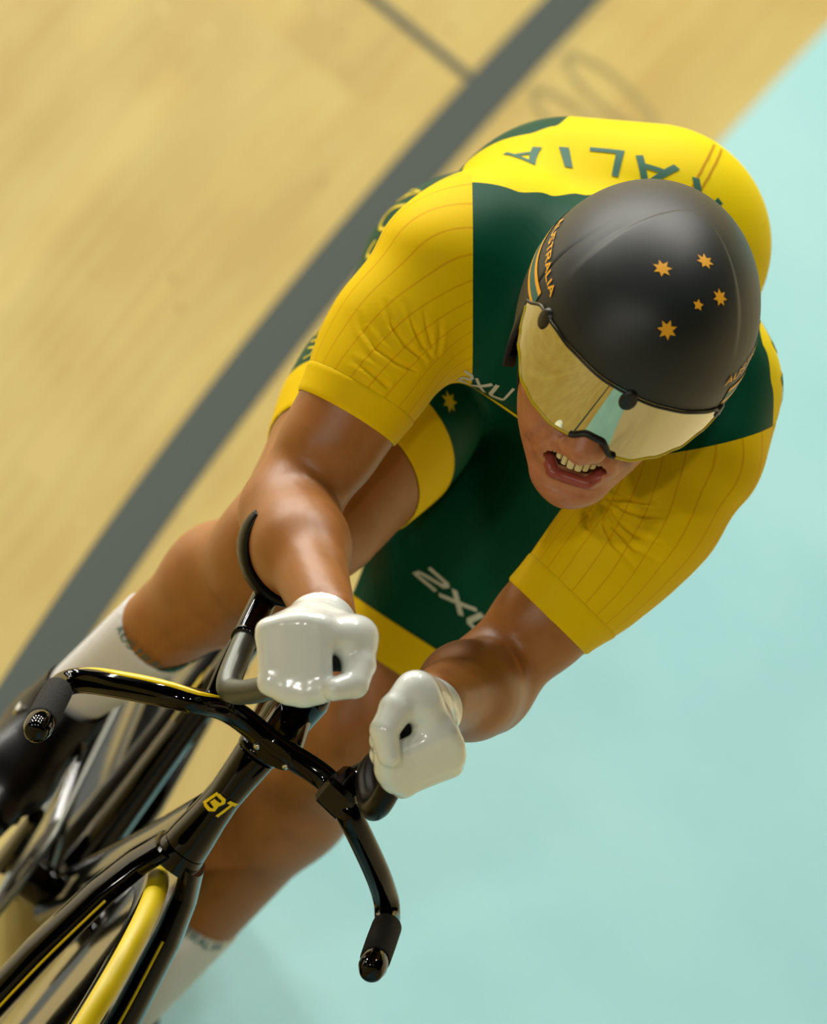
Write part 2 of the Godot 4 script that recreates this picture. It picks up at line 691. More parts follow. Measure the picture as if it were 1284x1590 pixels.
# ------------------------------------------------------------------ stroke lettering
const FONT := {
	"A": [0.8, [[0, 0], [0.4, 1], [0.8, 0]], [[0.14, 0.34], [0.66, 0.34]]],
	"U": [0.75, [[0, 1], [0, 0.3], [0.08, 0.1], [0.25, 0], [0.5, 0], [0.67, 0.1], [0.75, 0.3], [0.75, 1]]],
	"S": [0.65, [[0.62, 0.85], [0.5, 0.97], [0.3, 1], [0.1, 0.93], [0.02, 0.75], [0.12, 0.58], [0.5, 0.44], [0.64, 0.28], [0.56, 0.08], [0.35, 0], [0.12, 0.03], [0, 0.16]]],
	"T": [0.7, [[0, 1], [0.7, 1]], [[0.35, 1], [0.35, 0]]],
	"R": [0.7, [[0, 0], [0, 1], [0.45, 1], [0.63, 0.92], [0.68, 0.75], [0.6, 0.57], [0.42, 0.5], [0, 0.5]], [[0.36, 0.5], [0.7, 0]]],
	"L": [0.58, [[0, 1], [0, 0], [0.58, 0]]],
	"I": [0.05, [[0.02, 0], [0.02, 1]]],
	"2": [0.95, [[0.08, 0.93], [0.84, 0.93], [0.93, 0.82], [0.88, 0.62], [0.06, 0.30], [0.04, 0.08], [0.92, 0.08]]],
	"X": [1.0, [[0.0, 0.04], [1.0, 0.96]], [[0.1, 0.96], [0.88, 0.04]]],
	"V": [0.95, [[0.1, 1], [0.04, 0.2], [0.12, 0.07], [0.75, 0.07], [0.86, 0.15], [0.95, 1]]],
	"O": [0.8, [[0.4, 0], [0.12, 0.12], [0, 0.5], [0.12, 0.88], [0.4, 1], [0.68, 0.88], [0.8, 0.5], [0.68, 0.12], [0.4, 0]]],
	"B": [0.8, [[0, 0], [0, 1]], [[0.1, 0.95], [0.6, 0.95], [0.75, 0.8], [0.7, 0.6], [0.2, 0.55]], [[0.2, 0.45], [0.7, 0.4], [0.78, 0.2], [0.6, 0.05], [0.1, 0.05]]],
}

func text_width(txt: String, gap: float) -> float:
	var w := 0.0
	for ch in txt:
		w += FONT[ch][0] + gap
	return w - gap

func lettering(txt: String, gap: float, stroke: float, aspect: float, map: Callable, letter_mesh := false) -> Array:
	# map(u, v): u from 0 to 1 along the whole line, v from 0 (foot) to 1 (top) -> [point, normal]; one mesh for each letter
	var total := text_width(txt, gap)
	var pen := 0.0
	var out := []
	for ch in txt:
		var g: Array = FONT[ch]
		var v := PackedVector3Array()
		var n := PackedVector3Array()
		var idx := PackedInt32Array()
		for si in range(1, g.size()):
			ribbon(g[si], pen, total, stroke, aspect, map, v, n, idx)
		pen += g[0] + gap
		out.append(am(v, n, idx))
	return out

func ribbon(pts: Array, pen: float, total: float, stroke: float, aspect: float, map: Callable, v: PackedVector3Array, n: PackedVector3Array, idx: PackedInt32Array) -> void:
	var fine := []
	for i in pts.size() - 1:
		var a := Vector2(pts[i][0], pts[i][1])
		var b := Vector2(pts[i + 1][0], pts[i + 1][1])
		var k := maxi(1, int(ceil(a.distance_to(b) / 0.2)))
		for q in k:
			fine.append(a.lerp(b, float(q) / k))
	fine.append(Vector2(pts[-1][0], pts[-1][1]))
	var start := v.size()
	for i in fine.size():
		var t0: Vector2 = (fine[i] - fine[maxi(i - 1, 0)])
		var t1: Vector2 = (fine[mini(i + 1, fine.size() - 1)] - fine[i])
		t0 = t0.normalized()
		t1 = t1.normalized()
		var t := (t0 + t1).normalized()
		if t.length() < 0.1:
			t = t1
		var side := Vector2(-t.y, t.x)
		var c := maxf(side.dot(Vector2(-t1.y, t1.x)) if t1.length() > 0.1 else 1.0, 0.45)
		for sg in [-1.0, 1.0]:
			var q: Vector2 = fine[i] + side * (sg * stroke * 0.5 / c)
			var r = map.call((pen + q.x) / total, q.y)
			v.append(r[0])
			n.append(r[1])
	for i in fine.size() - 1:
		var a := start + i * 2
		if (v[a + 2] - v[a]).cross(v[a + 1] - v[a]).dot(n[a]) > 0.0:
			idx.append_array(PackedInt32Array([a, a + 1, a + 2, a + 1, a + 3, a + 2]))
		else:
			idx.append_array(PackedInt32Array([a, a + 2, a + 1, a + 1, a + 2, a + 3]))

func poly_at(pts: Array, u: float) -> Vector3:
	# smooth run through points spaced evenly in u; goes on straight beyond the ends
	var n := pts.size() - 1
	var x := u * n
	if x <= 0.0:
		return pts[0] + (pts[1] - pts[0]) * x
	if x >= n:
		return pts[n] + (pts[n] - pts[n - 1]) * (x - n)
	var i := int(floor(x))
	return pts[i].cubic_interpolate(pts[i + 1], pts[maxi(i - 1, 0)], pts[mini(i + 2, n)], x - i)

func snapper(f: Field, feet: Array, tops: Array, lift: float) -> Callable:
	# a patch between two runs of points, drawn onto the surface of a field
	var idx := f.all()
	return func(u: float, v: float) -> Array:
		var p := poly_at(feet, u).lerp(poly_at(tops, u), v)
		var nn := Vector3.UP
		for k in 3:
			nn = f.grad(p, idx)
			p -= nn * f.sd(p, idx)
		return [p + nn * lift, nn]

func star_mesh(spikes: int, r_out: float, r_in: float, map: Callable) -> ArrayMesh:
	# map(x, y) -> [point, normal]
	var v := PackedVector3Array()
	var n := PackedVector3Array()
	var idx := PackedInt32Array()
	var c = map.call(0.0, 0.0)
	v.append(c[0])
	n.append(c[1])
	var m := spikes * 2
	for k in m:
		var a := TAU * k / m
		var r := r_out if k % 2 == 0 else r_in
		for q in [0.5, 1.0]:
			var w = map.call(sin(a) * r * q, cos(a) * r * q)
			v.append(w[0])
			n.append(w[1])
	for k in m:
		var a := 1 + 2 * k
		var b := 1 + 2 * ((k + 1) % m)
		idx.append_array(PackedInt32Array([0, a, b, a, a + 1, b, b, a + 1, b + 1]))
	return am(v, n, idx)

# ------------------------------------------------------------------ materials
func std(c: Color, rough := 0.6, metal := 0.0) -> StandardMaterial3D:
	var m := StandardMaterial3D.new()
	m.albedo_color = c
	m.roughness = rough
	m.metallic = metal
	return m

func noise_tex(seed_: int, freq: float, size: int, cols: Array, octaves := 4, as_normal := false, bump := 2.0) -> NoiseTexture2D:
	var n := FastNoiseLite.new()
	n.seed = seed_
	n.noise_type = FastNoiseLite.TYPE_SIMPLEX_SMOOTH
	n.frequency = freq
	n.fractal_octaves = octaves
	var t := NoiseTexture2D.new()
	t.width = size
	t.height = size
	t.seamless = true
	t.noise = n
	t.as_normal_map = as_normal
	t.bump_strength = bump
	if not as_normal:
		var g := Gradient.new()
		var off := PackedFloat32Array()
		var cc := PackedColorArray()
		for i in cols.size():
			off.append(float(i) / (cols.size() - 1))
			cc.append(cols[i])
		g.offsets = off
		g.colors = cc
		t.color_ramp = g
	return t

func cloth(c: Color, rough := 0.62) -> StandardMaterial3D:
	var m := std(c, rough)
	m.metallic_specular = 0.22
	return m

func wood_texture() -> ImageTexture:
	# long narrow strips of pale pine with knots and drier, paler streaks; x across the strips, y along them
	var w := 1024
	var h := 2048
	var img := Image.create(w, h, false, Image.FORMAT_RGB8)
	var rng := RandomNumberGenerator.new()
	rng.seed = 71
	var n1 := FastNoiseLite.new()
	n1.seed = 5
	n1.frequency = 0.004
	n1.fractal_octaves = 3
	var n2 := FastNoiseLite.new()
	n2.seed = 9
	n2.frequency = 0.03
	n2.fractal_octaves = 2
	var strips := 24
	var sw := w / strips
	var tone := []
	for i in strips + 1:
		tone.append([rng.randf_range(-0.02, 0.02), rng.randi_range(0, h), rng.randf_range(-0.02, 0.02)])
	var a := Color(0.755, 0.67, 0.37)
	var b := Color(0.715, 0.61, 0.305)
	for y in h:
		for x in w:
			var s: Array = tone[mini(x / sw, strips)]
			var tn: float = s[0] if y < s[1] else s[2]
			var g := n2.get_noise_2d(x * 1.6 + tn * 9000.0, y * 0.06) * 0.5 + n1.get_noise_2d(x * 1.2, y * 0.5) * 0.9
			var c := a.lerp(b, clampf(0.5 + g, 0.0, 1.0))
			c = c * (1.0 + tn)
			img.set_pixel(x, y, c)
	for k in 70:
		var cx := rng.randi_range(12, w - 13)
		var cy := rng.randi_range(20, h - 21)
		var r := rng.randf_range(3.0, 8.0)
		var pale := rng.randf() < 0.3
		var kc := Color(0.92, 0.87, 0.62) if pale else Color(0.56, 0.44, 0.20)
		for dy in range(-20, 21):
			for dx in range(-12, 13):
				var d := sqrt(pow(dx / r, 2) + pow(dy / (r * 1.6), 2))
				if d < 1.0:
					var o := img.get_pixel(cx + dx, cy + dy)
					img.set_pixel(cx + dx, cy + dy, o.lerp(kc, (1.0 - d) * 0.75))
	return ImageTexture.create_from_image(img)

func rib_texture() -> ImageTexture:
	# one rib of the sleeve: a thin ochre line down the arm between plain yellow; repeated round the arm
	var img := Image.create(64, 8, false, Image.FORMAT_RGB8)
	for x in 64:
		var d: float = absf(x / 64.0 - 0.5)
		var k := smoothstep(0.01, 0.06, d)
		for y in 8:
			img.set_pixel(x, y, Color(0.89, 0.68, 0.01).lerp(Color(0.955, 0.80, 0.01), k))
	return ImageTexture.create_from_image(img)

func make_materials() -> void:
	M.yellow = cloth(Color(0.97, 0.86, 0.01))
	M.seam = cloth(Color(0.80, 0.60, 0.03))
	M.cuff = cloth(Color(0.95, 0.80, 0.01))
	M.sleeve = cloth(Color(1, 1, 1))
	M.sleeve.albedo_texture = rib_texture()
	M.green = cloth(Color(0.0, 0.29, 0.20), 0.5)
	M.print_green = std(Color(0.0, 0.38, 0.27), 0.6)
	M.print_yellow = std(Color(0.93, 0.82, 0.05), 0.6)
	M.print_white = std(Color(0.82, 0.83, 0.78), 0.6)
	M.skin = std(Color(0.65, 0.42, 0.195), 0.43)
	M.skin.albedo_texture = noise_tex(3, 0.01, 512, [Color(0.90, 0.88, 0.86), Color(1, 1, 1), Color(1.0, 0.95, 0.9)])
	M.skin.uv1_triplanar = true
	M.skin.uv1_scale = Vector3(4, 4, 4)
	M.skin.subsurf_scatter_enabled = true
	M.skin.subsurf_scatter_strength = 0.05
	M.face = std(Color(0.74, 0.49, 0.34), 0.42)
	M.face.albedo_texture = noise_tex(8, 0.02, 512, [Color(0.92, 0.80, 0.76), Color(1, 1, 1), Color(1.0, 0.93, 0.88)])
	M.face.uv1_triplanar = true
	M.face.uv1_scale = Vector3(6, 6, 6)
	M.face.subsurf_scatter_enabled = true
	M.face.subsurf_scatter_strength = 0.05
	M.lip = std(Color(0.60, 0.27, 0.22), 0.35)
	M.mouth = std(Color(0.16, 0.04, 0.03), 0.5)
	M.teeth = std(Color(0.90, 0.83, 0.62), 0.25)
	M.glove = std(Color(0.92, 0.94, 0.91), 0.35)
	M.glove.clearcoat_enabled = true
	M.glove.clearcoat = 1.0
	M.glove.clearcoat_roughness = 0.13
	M.sock = cloth(Color(0.88, 0.88, 0.88), 0.8)
	M.helmet = std(Color(0.105, 0.13, 0.13), 0.48)
	M.helmet_dark = std(Color(0.03, 0.03, 0.03), 0.4)
	M.orange = std(Color(0.98, 0.70, 0.13), 0.5)
	M.teal = std(Color(0.12, 0.40, 0.38), 0.5)
	M.visor = std(Color(0.80, 0.78, 0.66), 0.035, 1.0)
	M.visor_edge = std(Color(0.75, 0.66, 0.02), 0.25)
	M.gloss = std(Color(0.010, 0.010, 0.010), 0.07)
	M.gloss.metallic_specular = 0.4
	M.satin = std(Color(0.016, 0.018, 0.018), 0.33)
	M.satin.metallic_specular = 0.35
	M.rubber = std(Color(0.035, 0.035, 0.03), 0.75)
	M.grip = std(Color(0.045, 0.045, 0.04), 0.85)
	M.grip.normal_enabled = true
	M.grip.normal_texture = noise_tex(4, 0.12, 256, [], 3, true, 6.0)
	M.grip.uv1_triplanar = true
	M.grip.uv1_scale = Vector3(20, 20, 20)
	M.metal = std(Color(0.36, 0.37, 0.34), 0.38, 0.5)
	M.silver = std(Color(0.8, 0.8, 0.78), 0.22, 1.0)
	M.decal = std(Color(0.95, 0.82, 0.02), 0.3)
	M.tyre = std(Color(0.93, 0.82, 0.03), 0.45)
	M.disc = std(Color(0.02, 0.02, 0.018), 0.06)
	M.disc.metallic_specular = 0.9
	M.wood = std(Color(1, 1, 1), 0.5)
	M.wood.albedo_texture = wood_texture()
	M.blue = std(Color(1, 1, 1), 0.55)
	M.blue.albedo_texture = noise_tex(21, 0.004, 512, [Color(0.565, 0.785, 0.80), Color(0.60, 0.81, 0.82), Color(0.635, 0.83, 0.835)], 5)
	M.line = std(Color(0.165, 0.225, 0.20), 0.5)
	M.mark = std(Color(0.60, 0.54, 0.30), 0.5)
	M.infield = std(Color(0.72, 0.66, 0.50), 0.6)
	M.hall = std(Color(0.16, 0.16, 0.155), 0.9)
	M.housing = std(Color(0.2, 0.2, 0.2), 0.5)

# ------------------------------------------------------------------ the rider
func seg_t(p: Vector3, a: Vector3, b: Vector3) -> float:
	return (p - a).dot(b - a) / (b - a).length_squared()

func seg_d(p: Vector3, a: Vector3, b: Vector3) -> float:
	var t := clampf(seg_t(p, a, b), 0.0, 1.0)
	return (p - a.lerp(b, t)).length()

const FIST_R := Vector3(-0.04, 1.056, 0.611)
const FIST_L := Vector3(0.080, 1.036, 0.594)
func fist_axes(right: bool) -> Array:
	# across the knuckles towards the thumb, along the folded fingers, out of the fist
	if right:
		return [Vector3(0.8063, 0.5246, -0.2734), Vector3(0.5915, -0.7221, 0.3588), Vector3(0.0092, 0.4510, 0.8925)]
	var e1 := Vector3(-0.8063, 0.5246, -0.2734)
	var e2 := Vector3(-0.5915, -0.7221, 0.3588)
	var e3 := Vector3(-0.0092, 0.4510, 0.8925)
	var t := deg_to_rad(32.0)
	return [e1 * cos(t) + e3 * sin(t), e2, e3 * cos(t) - e1 * sin(t)]

func hand_field(right: bool) -> Field:
	var f := Field.new()
	f.GK = {0: 0.01}
	var ax := fist_axes(right)
	var o := FIST_R if right else FIST_L
	var wr := WR_R if right else WR_L
	var el := EL_R if right else EL_L
	var w := func(a: float, b: float, c: float) -> Vector3:
		return o + ax[0] * a + ax[1] * b + ax[2] * c
	# palm, back of the hand and wrist
	f.add(0, 0.012, w.call(-0.042, -0.016, -0.012), w.call(0.0, -0.018, -0.010), 0.019, 0.021)
	f.add(0, 0.012, w.call(-0.036, -0.01, -0.036), w.call(0.006, -0.012, -0.034), 0.022, 0.024)
	f.add(0, 0.015, w.call(-0.014, -0.014, -0.03), wr, 0.027, 0.031)
	f.add(0, 0.015, wr, wr.lerp(el, 0.10), 0.033, 0.036)
	# four fingers folded down, little finger first
	for i in 4:
		var a := -0.0505 + 0.0168 * i
		var kb: float = [-0.024, -0.029, -0.031, -0.028][i]
		var kc: float = [0.008, 0.014, 0.017, 0.016][i]
		var pb: float = [0.026, 0.033, 0.035, 0.031][i]
		var pc: float = [0.016, 0.022, 0.025, 0.025][i]
		var r: float = [0.0095, 0.0103, 0.0107, 0.0107][i]
		f.add(0, 0.016, w.call(a, kb, kc), w.call(a + 0.002, pb, pc), r, r * 0.98)
		f.add(0, 0.008, w.call(a + 0.002, pb, pc), w.call(a + 0.002, pb + 0.002, pc - 0.026), r * 0.96, r * 0.9)
		f.add(0, 0.006, w.call(a + 0.002, pb + 0.002, pc - 0.026), w.call(a + 0.002, pb - 0.02, pc - 0.034), r * 0.9, r * 0.82)
	# thumb: leaves the side of the palm, closes over the first finger
	f.add(0, 0.012, w.call(0.006, -0.022, -0.034), w.call(0.035, -0.013, -0.012), 0.019, 0.0205)
	f.add(0, 0.008, w.call(0.035, -0.013, -0.012), w.call(0.037, 0.010, 0.004), 0.0200, 0.0165)
	f.add(0, 0.003, w.call(0.037, 0.010, 0.006), w.call(0.032, 0.026, 0.022), 0.0160, 0.0140)
	f.add(0, 0.002, w.call(0.032, 0.026, 0.022), w.call(0.012, 0.029, 0.036), 0.0138, 0.0112)
	# web between thumb and first finger
	f.add(0, 0.010, w.call(0.0, -0.020, 0.007), w.call(0.026, -0.017, 0.000), 0.0165, 0.0175)
	return f

# creases where the sleeve bunches in the armpit
const FOLDS_R := [
	[Vector3(-0.1752, 1.1610, 0.2296), Vector3(-0.1621, 1.1562, 0.2445), Vector3(-0.1424, 1.1556, 0.2569), Vector3(-0.1199, 1.1578, 0.2590), Vector3(-0.0968, 1.1581, 0.2505)],
	[Vector3(-0.1621, 1.1846, 0.2242), Vector3(-0.1444, 1.1776, 0.2396), Vector3(-0.1233, 1.1721, 0.2458), Vector3(-0.0970, 1.1679, 0.2403)],
	[Vector3(-0.1478, 1.1966, 0.2208), Vector3(-0.1280, 1.1878, 0.2336), Vector3(-0.1091, 1.1788, 0.2374), Vector3(-0.0920, 1.1714, 0.2335)],
	[Vector3(-0.1310, 1.2028, 0.2179), Vector3(-0.1146, 1.1910, 0.2279), Vector3(-0.0981, 1.1794, 0.2309)],
	[Vector3(-0.1095, 1.2012, 0.2155), Vector3(-0.0977, 1.1881, 0.2226), Vector3(-0.0899, 1.1754, 0.2284)],
	[Vector3(-0.1562, 1.1333, 0.2652), Vector3(-0.1386, 1.1391, 0.2720), Vector3(-0.1144, 1.1393, 0.2756)],
]
const FOLDS_L := [
	[Vector3(0.1325, 1.1550, 0.2268), Vector3(0.1472, 1.1676, 0.2289), Vector3(0.1673, 1.1780, 0.2281)],
	[Vector3(0.1334, 1.1534, 0.2287), Vector3(0.1499, 1.1605, 0.2357), Vector3(0.1682, 1.1682, 0.2359), Vector3(0.1846, 1.1763, 0.2298)],
	[Vector3(0.1334, 1.1515, 0.2300), Vector3(0.1517, 1.1496, 0.2437), Vector3(0.1716, 1.1506, 0.2473), Vector3(0.2003, 1.1570, 0.2383)],
	[Vector3(0.1327, 1.1494, 0.2308), Vector3(0.1495, 1.1431, 0.2480), Vector3(0.1757, 1.1415, 0.2535), Vector3(0.2054, 1.1403, 0.2435)],
	[Vector3(0.1308, 1.1475, 0.2303), Vector3(0.1404, 1.1386, 0.2463), Vector3(0.1583, 1.1344, 0.2584), Vector3(0.1905, 1.1277, 0.2589)],
	[Vector3(0.1244, 1.1317, 0.2363), Vector3(0.1273, 1.1264, 0.2453), Vector3(0.1349, 1.1264, 0.2534)],
]

func fold_relief(p: Vector3, folds: Array, pit_last: bool) -> float:
	var d := 0.0
	for f in folds:
		for i in f.size() - 1:
			var a: Vector3 = f[i]
			var b: Vector3 = f[i + 1]
			var t := seg_t(p, a, b)
			if t < -0.15 or t > 1.15:
				continue
			var e := seg_d(p, a, b)
			if e > 0.014:
				continue
			var k: float = (i + clampf(t, 0.0, 1.0)) / (f.size() - 1)
			var amp := 0.0030 * clampf((k if pit_last else 1.0 - k) * 2.2 + 0.15, 0.0, 1.0)
			d = minf(d, -amp * exp(-pow(e / 0.0024, 2.0)))
			d += 0.35 * amp * exp(-pow((e - 0.0065) / 0.003, 2.0))
	return clampf(d, -0.0034, 0.002)

func zone_sleeve_r(p: Vector3) -> float:
	return maxf((p - Vector3(-0.1, 1.21, 0.13)).dot(Vector3(0.806, 0.545, -0.231)), seg_d(p, SH_R, EL_R) - 0.105)

func zone_sleeve_l(p: Vector3) -> float:
	return maxf((p - Vector3(0.2272, 1.2574, 0.099)).dot(Vector3(-0.727, 0.612, -0.314)), seg_d(p, SH_L, EL_L) - 0.09)

func zone_yoke(p: Vector3) -> float:
	# the yellow band over the upper back, from shoulder to shoulder
	var x := p.x
	var zf := curve_at([[-0.17, 0.086], [-0.1155, 0.079], [-0.086, 0.057], [-0.058, 0.026], [-0.03, 0.004], [0.02, -0.006], [0.10, -0.004], [0.148, 0.014], [0.176, 0.063], [0.204, 0.083], [0.23, 0.096]], x)
	var zb := curve_at([[-0.16, -0.08], [-0.125, -0.072], [-0.108, -0.085], [-0.095, -0.14], [-0.08, -0.4], [0.13, -0.4], [0.15, -0.10], [0.2, -0.06]], x)
	return maxf(maxf(p.z - zf, zb - p.z), 1.195 - p.y)

class SleeveMap:
	# angle round a bent axis: collar, shoulder, elbow
	var pts := []
	var ref := []
	func _init(a: Vector3, sh: Vector3, el: Vector3, away: Vector3):
		for i in 25:
			var t := i / 24.0
			pts.append(a.lerp(sh, t).lerp(sh.lerp(el, t), t))
		var r := away
		for i in 25:
			var tan_: Vector3 = (pts[mini(i + 1, 24)] - pts[maxi(i - 1, 0)]).normalized()
			r = (r - tan_ * r.dot(tan_)).normalized()
			ref.append([r, tan_.cross(r)])
	func uv(p: Vector3) -> Vector2:
		var best := 9.0
		var k := 0
		for i in 25:
			var d: float = p.distance_squared_to(pts[i])
			if d < best:
				best = d
				k = i
		var v: Vector3 = p - pts[k]
		return Vector2(atan2(v.dot(ref[k][1]), -v.dot(ref[k][0])) / TAU + 0.5, k / 24.0)

func sleeve_mesh(V: PackedVector3Array, N: PackedVector3Array, T: PackedInt32Array, folds: Array, sm: SleeveMap, lines: float) -> ArrayMesh:
	# split each triangle in four, press the folds in, lay the ribs along the arm
	var v := PackedVector3Array()
	var uv := PackedVector2Array()
	var idx := PackedInt32Array()
	var map := {}
	var get := func(i: int, j: int) -> int:
		var key := mini(i, j) * 4194304 + maxi(i, j)
		if map.has(key):
			return map[key]
		var p := (V[i] + V[j]) * 0.5
		var n := (N[i] + N[j]).normalized()
		v.append(p + n * (0.0012 + fold_relief(p, folds, folds == FOLDS_R)))
		uv.append(sm.uv(p) * Vector2(lines, 1.0))
		map[key] = v.size() - 1
		return v.size() - 1
	for q in range(0, T.size(), 3):
		var a: int = get.call(T[q], T[q])
		var b: int = get.call(T[q + 1], T[q + 1])
		var c: int = get.call(T[q + 2], T[q + 2])
		var ab: int = get.call(T[q], T[q + 1])
		var bc: int = get.call(T[q + 1], T[q + 2])
		var ca: int = get.call(T[q + 2], T[q])
		idx.append_array(PackedInt32Array([a, ab, ca, ab, b, bc, ca, bc, c, ab, bc, ca]))
	return am_auto(v, idx, uv, "kept")

func lifted(V: PackedVector3Array, N: PackedVector3Array, T: PackedInt32Array, rise: Callable) -> ArrayMesh:
	var map := {}
	var v := PackedVector3Array()
	var idx := PackedInt32Array()
	for i in T:
		if not map.has(i):
			map[i] = v.size()
			v.append(V[i] + N[i] * rise.call(V[i]))
		idx.append(map[i])
	return am_auto(v, idx, PackedVector2Array(), "kept")

func band_rise(p: Vector3, a: Vector3, b: Vector3, t0: float, t1: float, h: float) -> float:
	var t := seg_t(p, a, b)
	var d: float = minf(t - t0, t1 - t) * (b - a).length()
	return h * clampf(d / 0.002, 0.0, 1.0)

func letters(meshes: Array, called: String, m: Material, parent: Node3D) -> void:
	for q in meshes:
		part(called, q, m, parent)

func build_person() -> void:
	var b := body_field()
	b.mesh(Vector3(-0.35, 0.1, -0.4), Vector3(0.35, 1.5, 0.75), 0.0042)
	var V := b.V
	var N := b.NR
	var root := thing("person", "track cyclist in a yellow and green skinsuit and white gloves, crouched over the handlebar", "person", BANK)
	var suit := Node3D.new()
	suit.name = "skinsuit"
	root.add_child(suit)
	suit.set_meta("label", "tight yellow and green short-sleeved skinsuit")
	var rest := b.T
	# --- arms below the cuffs are skin
	var r := cut(V, N, rest, func(p): return maxf(maxf(0.622 - seg_t(p, SH_R, EL_R), seg_d(p, EL_R, WR_R) - 0.2), minf(seg_d(p, SH_R, EL_R), seg_d(p, EL_R, WR_R)) - 0.072))
	var skin: PackedInt32Array = r[0]
	rest = r[1]
	r = cut(V, N, rest, func(p): return maxf(maxf(0.703 - seg_t(p, SH_L, EL_L), seg_d(p, EL_L, WR_L) - 0.2), minf(seg_d(p, SH_L, EL_L), seg_d(p, EL_L, WR_L)) - 0.072))
	skin.append_array(r[0])
	rest = r[1]
	# --- socks, bare legs, leg bands
	for s in 2:
		var hp := HIP_R if s == 0 else HIP_L
		var kn := KN_R if s == 0 else KN_L
		var an := AN_R if s == 0 else AN_L
		var side := -1.0 if s == 0 else 1.0
		var st := 0.63 if s == 0 else 0.69
		r = cut(V, N, rest, func(p): return maxf(st - seg_t(p, kn, an), seg_d(p, kn, an) - 0.1))
		var sock := part("sock", lifted(V, N, r[0], func(p): return 0.0022 * clampf((seg_t(p, kn, an) - st) * 150.0, 0.0, 1.0)), M.sock, root, "white ankle sock with a teal name round the top")
		var down := (an - kn).normalized()
		var feet := []
		var tops := []
		for k in 5:
			var ang := deg_to_rad(-58.0 + 29.0 * k)
			var dirv := Vector3(sin(ang), 0.15, cos(ang))
			feet.append(kn.lerp(an, st) + down * 0.0165 + dirv * 0.045)
			tops.append(kn.lerp(an, st) + down * 0.0055 + dirv * 0.045)
		letters(lettering("AUSTRALIA", 0.3, 0.17, 1.0, snapper(b, feet, tops, 0.0034)), "letter", M.teal, sock)
		rest = r[1]
		var ct: float = 0.69 if s == 0 else 0.845
		r = cut(V, N, rest, func(p): return maxf(maxf(ct - seg_t(p, hp, kn), minf(seg_d(p, hp, kn), seg_d(p, kn, an)) - 0.12), seg_d(p, hp, kn) - seg_d(p, HIP_L if s == 0 else HIP_R, KN_L if s == 0 else KN_R)))
		skin.append_array(r[0])
		rest = r[1]
		var c0: float = ct - (0.135 if s == 0 else 0.10)
		r = cut(V, N, rest, func(p): return maxf(maxf(c0 - seg_t(p, hp, kn), seg_d(p, hp, kn) - 0.12), seg_d(p, hp, kn) - seg_d(p, HIP_L if s == 0 else HIP_R, KN_L if s == 0 else KN_R)))
		part("leg_band", lifted(V, N, r[0], func(p): return 0.001 + band_rise(p, hp, kn, c0 - 1.0, ct, 0.0012)), M.cuff, suit, "yellow elastic leg band")
		rest = r[1]
	# --- sleeves
	for s in 2:
		var sh := SH_R if s == 0 else SH_L
		var el := EL_R if s == 0 else EL_L
		var t0: float = 0.512 if s == 0 else 0.590
		var t1: float = 0.622 if s == 0 else 0.703
		r = cut(V, N, rest, func(p): return maxf(t0 - seg_t(p, sh, el), seg_d(p, sh, el) - 0.08))
		part("sleeve_cuff", lifted(V, N, r[0], func(p): return 0.0008 + band_rise(p, sh, el, t0, t1, 0.0016)), M.cuff, suit, "smooth yellow sleeve band")
		rest = r[1]
		r = cut(V, N, rest, zone_sleeve_r if s == 0 else zone_sleeve_l)
		var sm := SleeveMap.new(Vector3(-0.03, 1.22, 0.12) if s == 0 else Vector3(0.08, 1.22, 0.12), sh, el, Vector3(0, -0.5, -0.8))
		part("sleeve", sleeve_mesh(V, N, r[0], FOLDS_R if s == 0 else FOLDS_L, sm, 23.0), M.sleeve, suit, "yellow sleeve with fine lengthwise ribs, creased at the armpit")
		rest = r[1]
	r = cut(V, N, rest, zone_yoke)
	part("back_panel", submesh(V, N, r[0], 0.001), M.yellow, suit, "bright yellow panel across the upper back")
	part("body_panel", submesh(V, N, r[1], 0.001), M.green, suit, "dark green trunk and thigh panel")
	part("body", submesh(V, N, skin), M.skin, root, "tanned bare arms and legs")
	# --- lettering on the suit
	letters(lettering("AUSTRALIA", 0.42, 0.17, 1.0, snapper(b, [Vector3(0.236, 1.25, 0.035), Vector3(0.155, 1.315, -0.015), Vector3(0.06, 1.345, -0.043), Vector3(-0.04, 1.32, -0.052), Vector3(-0.1350, 1.2530, -0.040)], [Vector3(0.215, 1.27, 0.058), Vector3(0.14, 1.31, 0.012), Vector3(0.053, 1.335, -0.012), Vector3(-0.034, 1.312, -0.0215), Vector3(-0.119, 1.270, -0.0100)], 0.0018)), "letter", M.print_green, suit)
	letters(lettering("AUSTRALIA", 0.32, 0.11, 1.0, snapper(b, [Vector3(-0.168, 1.035, -0.25), Vector3(-0.172, 0.995, -0.15), Vector3(-0.171, 0.967, -0.07), Vector3(-0.168, 0.952, 0.012)], [Vector3(-0.16, 1.065, -0.22), Vector3(-0.166, 1.035, -0.13), Vector3(-0.166, 1.01, -0.04), Vector3(-0.160, 0.990, 0.032)], 0.0018)), "letter", M.print_yellow, suit)
	letters(lettering("2XV", 0.12, 0.2, 1.0, snapper(b, [Vector3(0.0585, 0.816, 0.0042), Vector3(0.0903, 0.8191, 0.0139), Vector3(0.1272, 0.8131, 0.0133), Vector3(0.158, 0.800, 0.0)], [Vector3(0.0659, 0.8338, 0.0033), Vector3(0.097, 0.8343, 0.0102), Vector3(0.1338, 0.8279, 0.0069), Vector3(0.165, 0.815, -0.006)], 0.002)), "letter", M.print_white, suit)
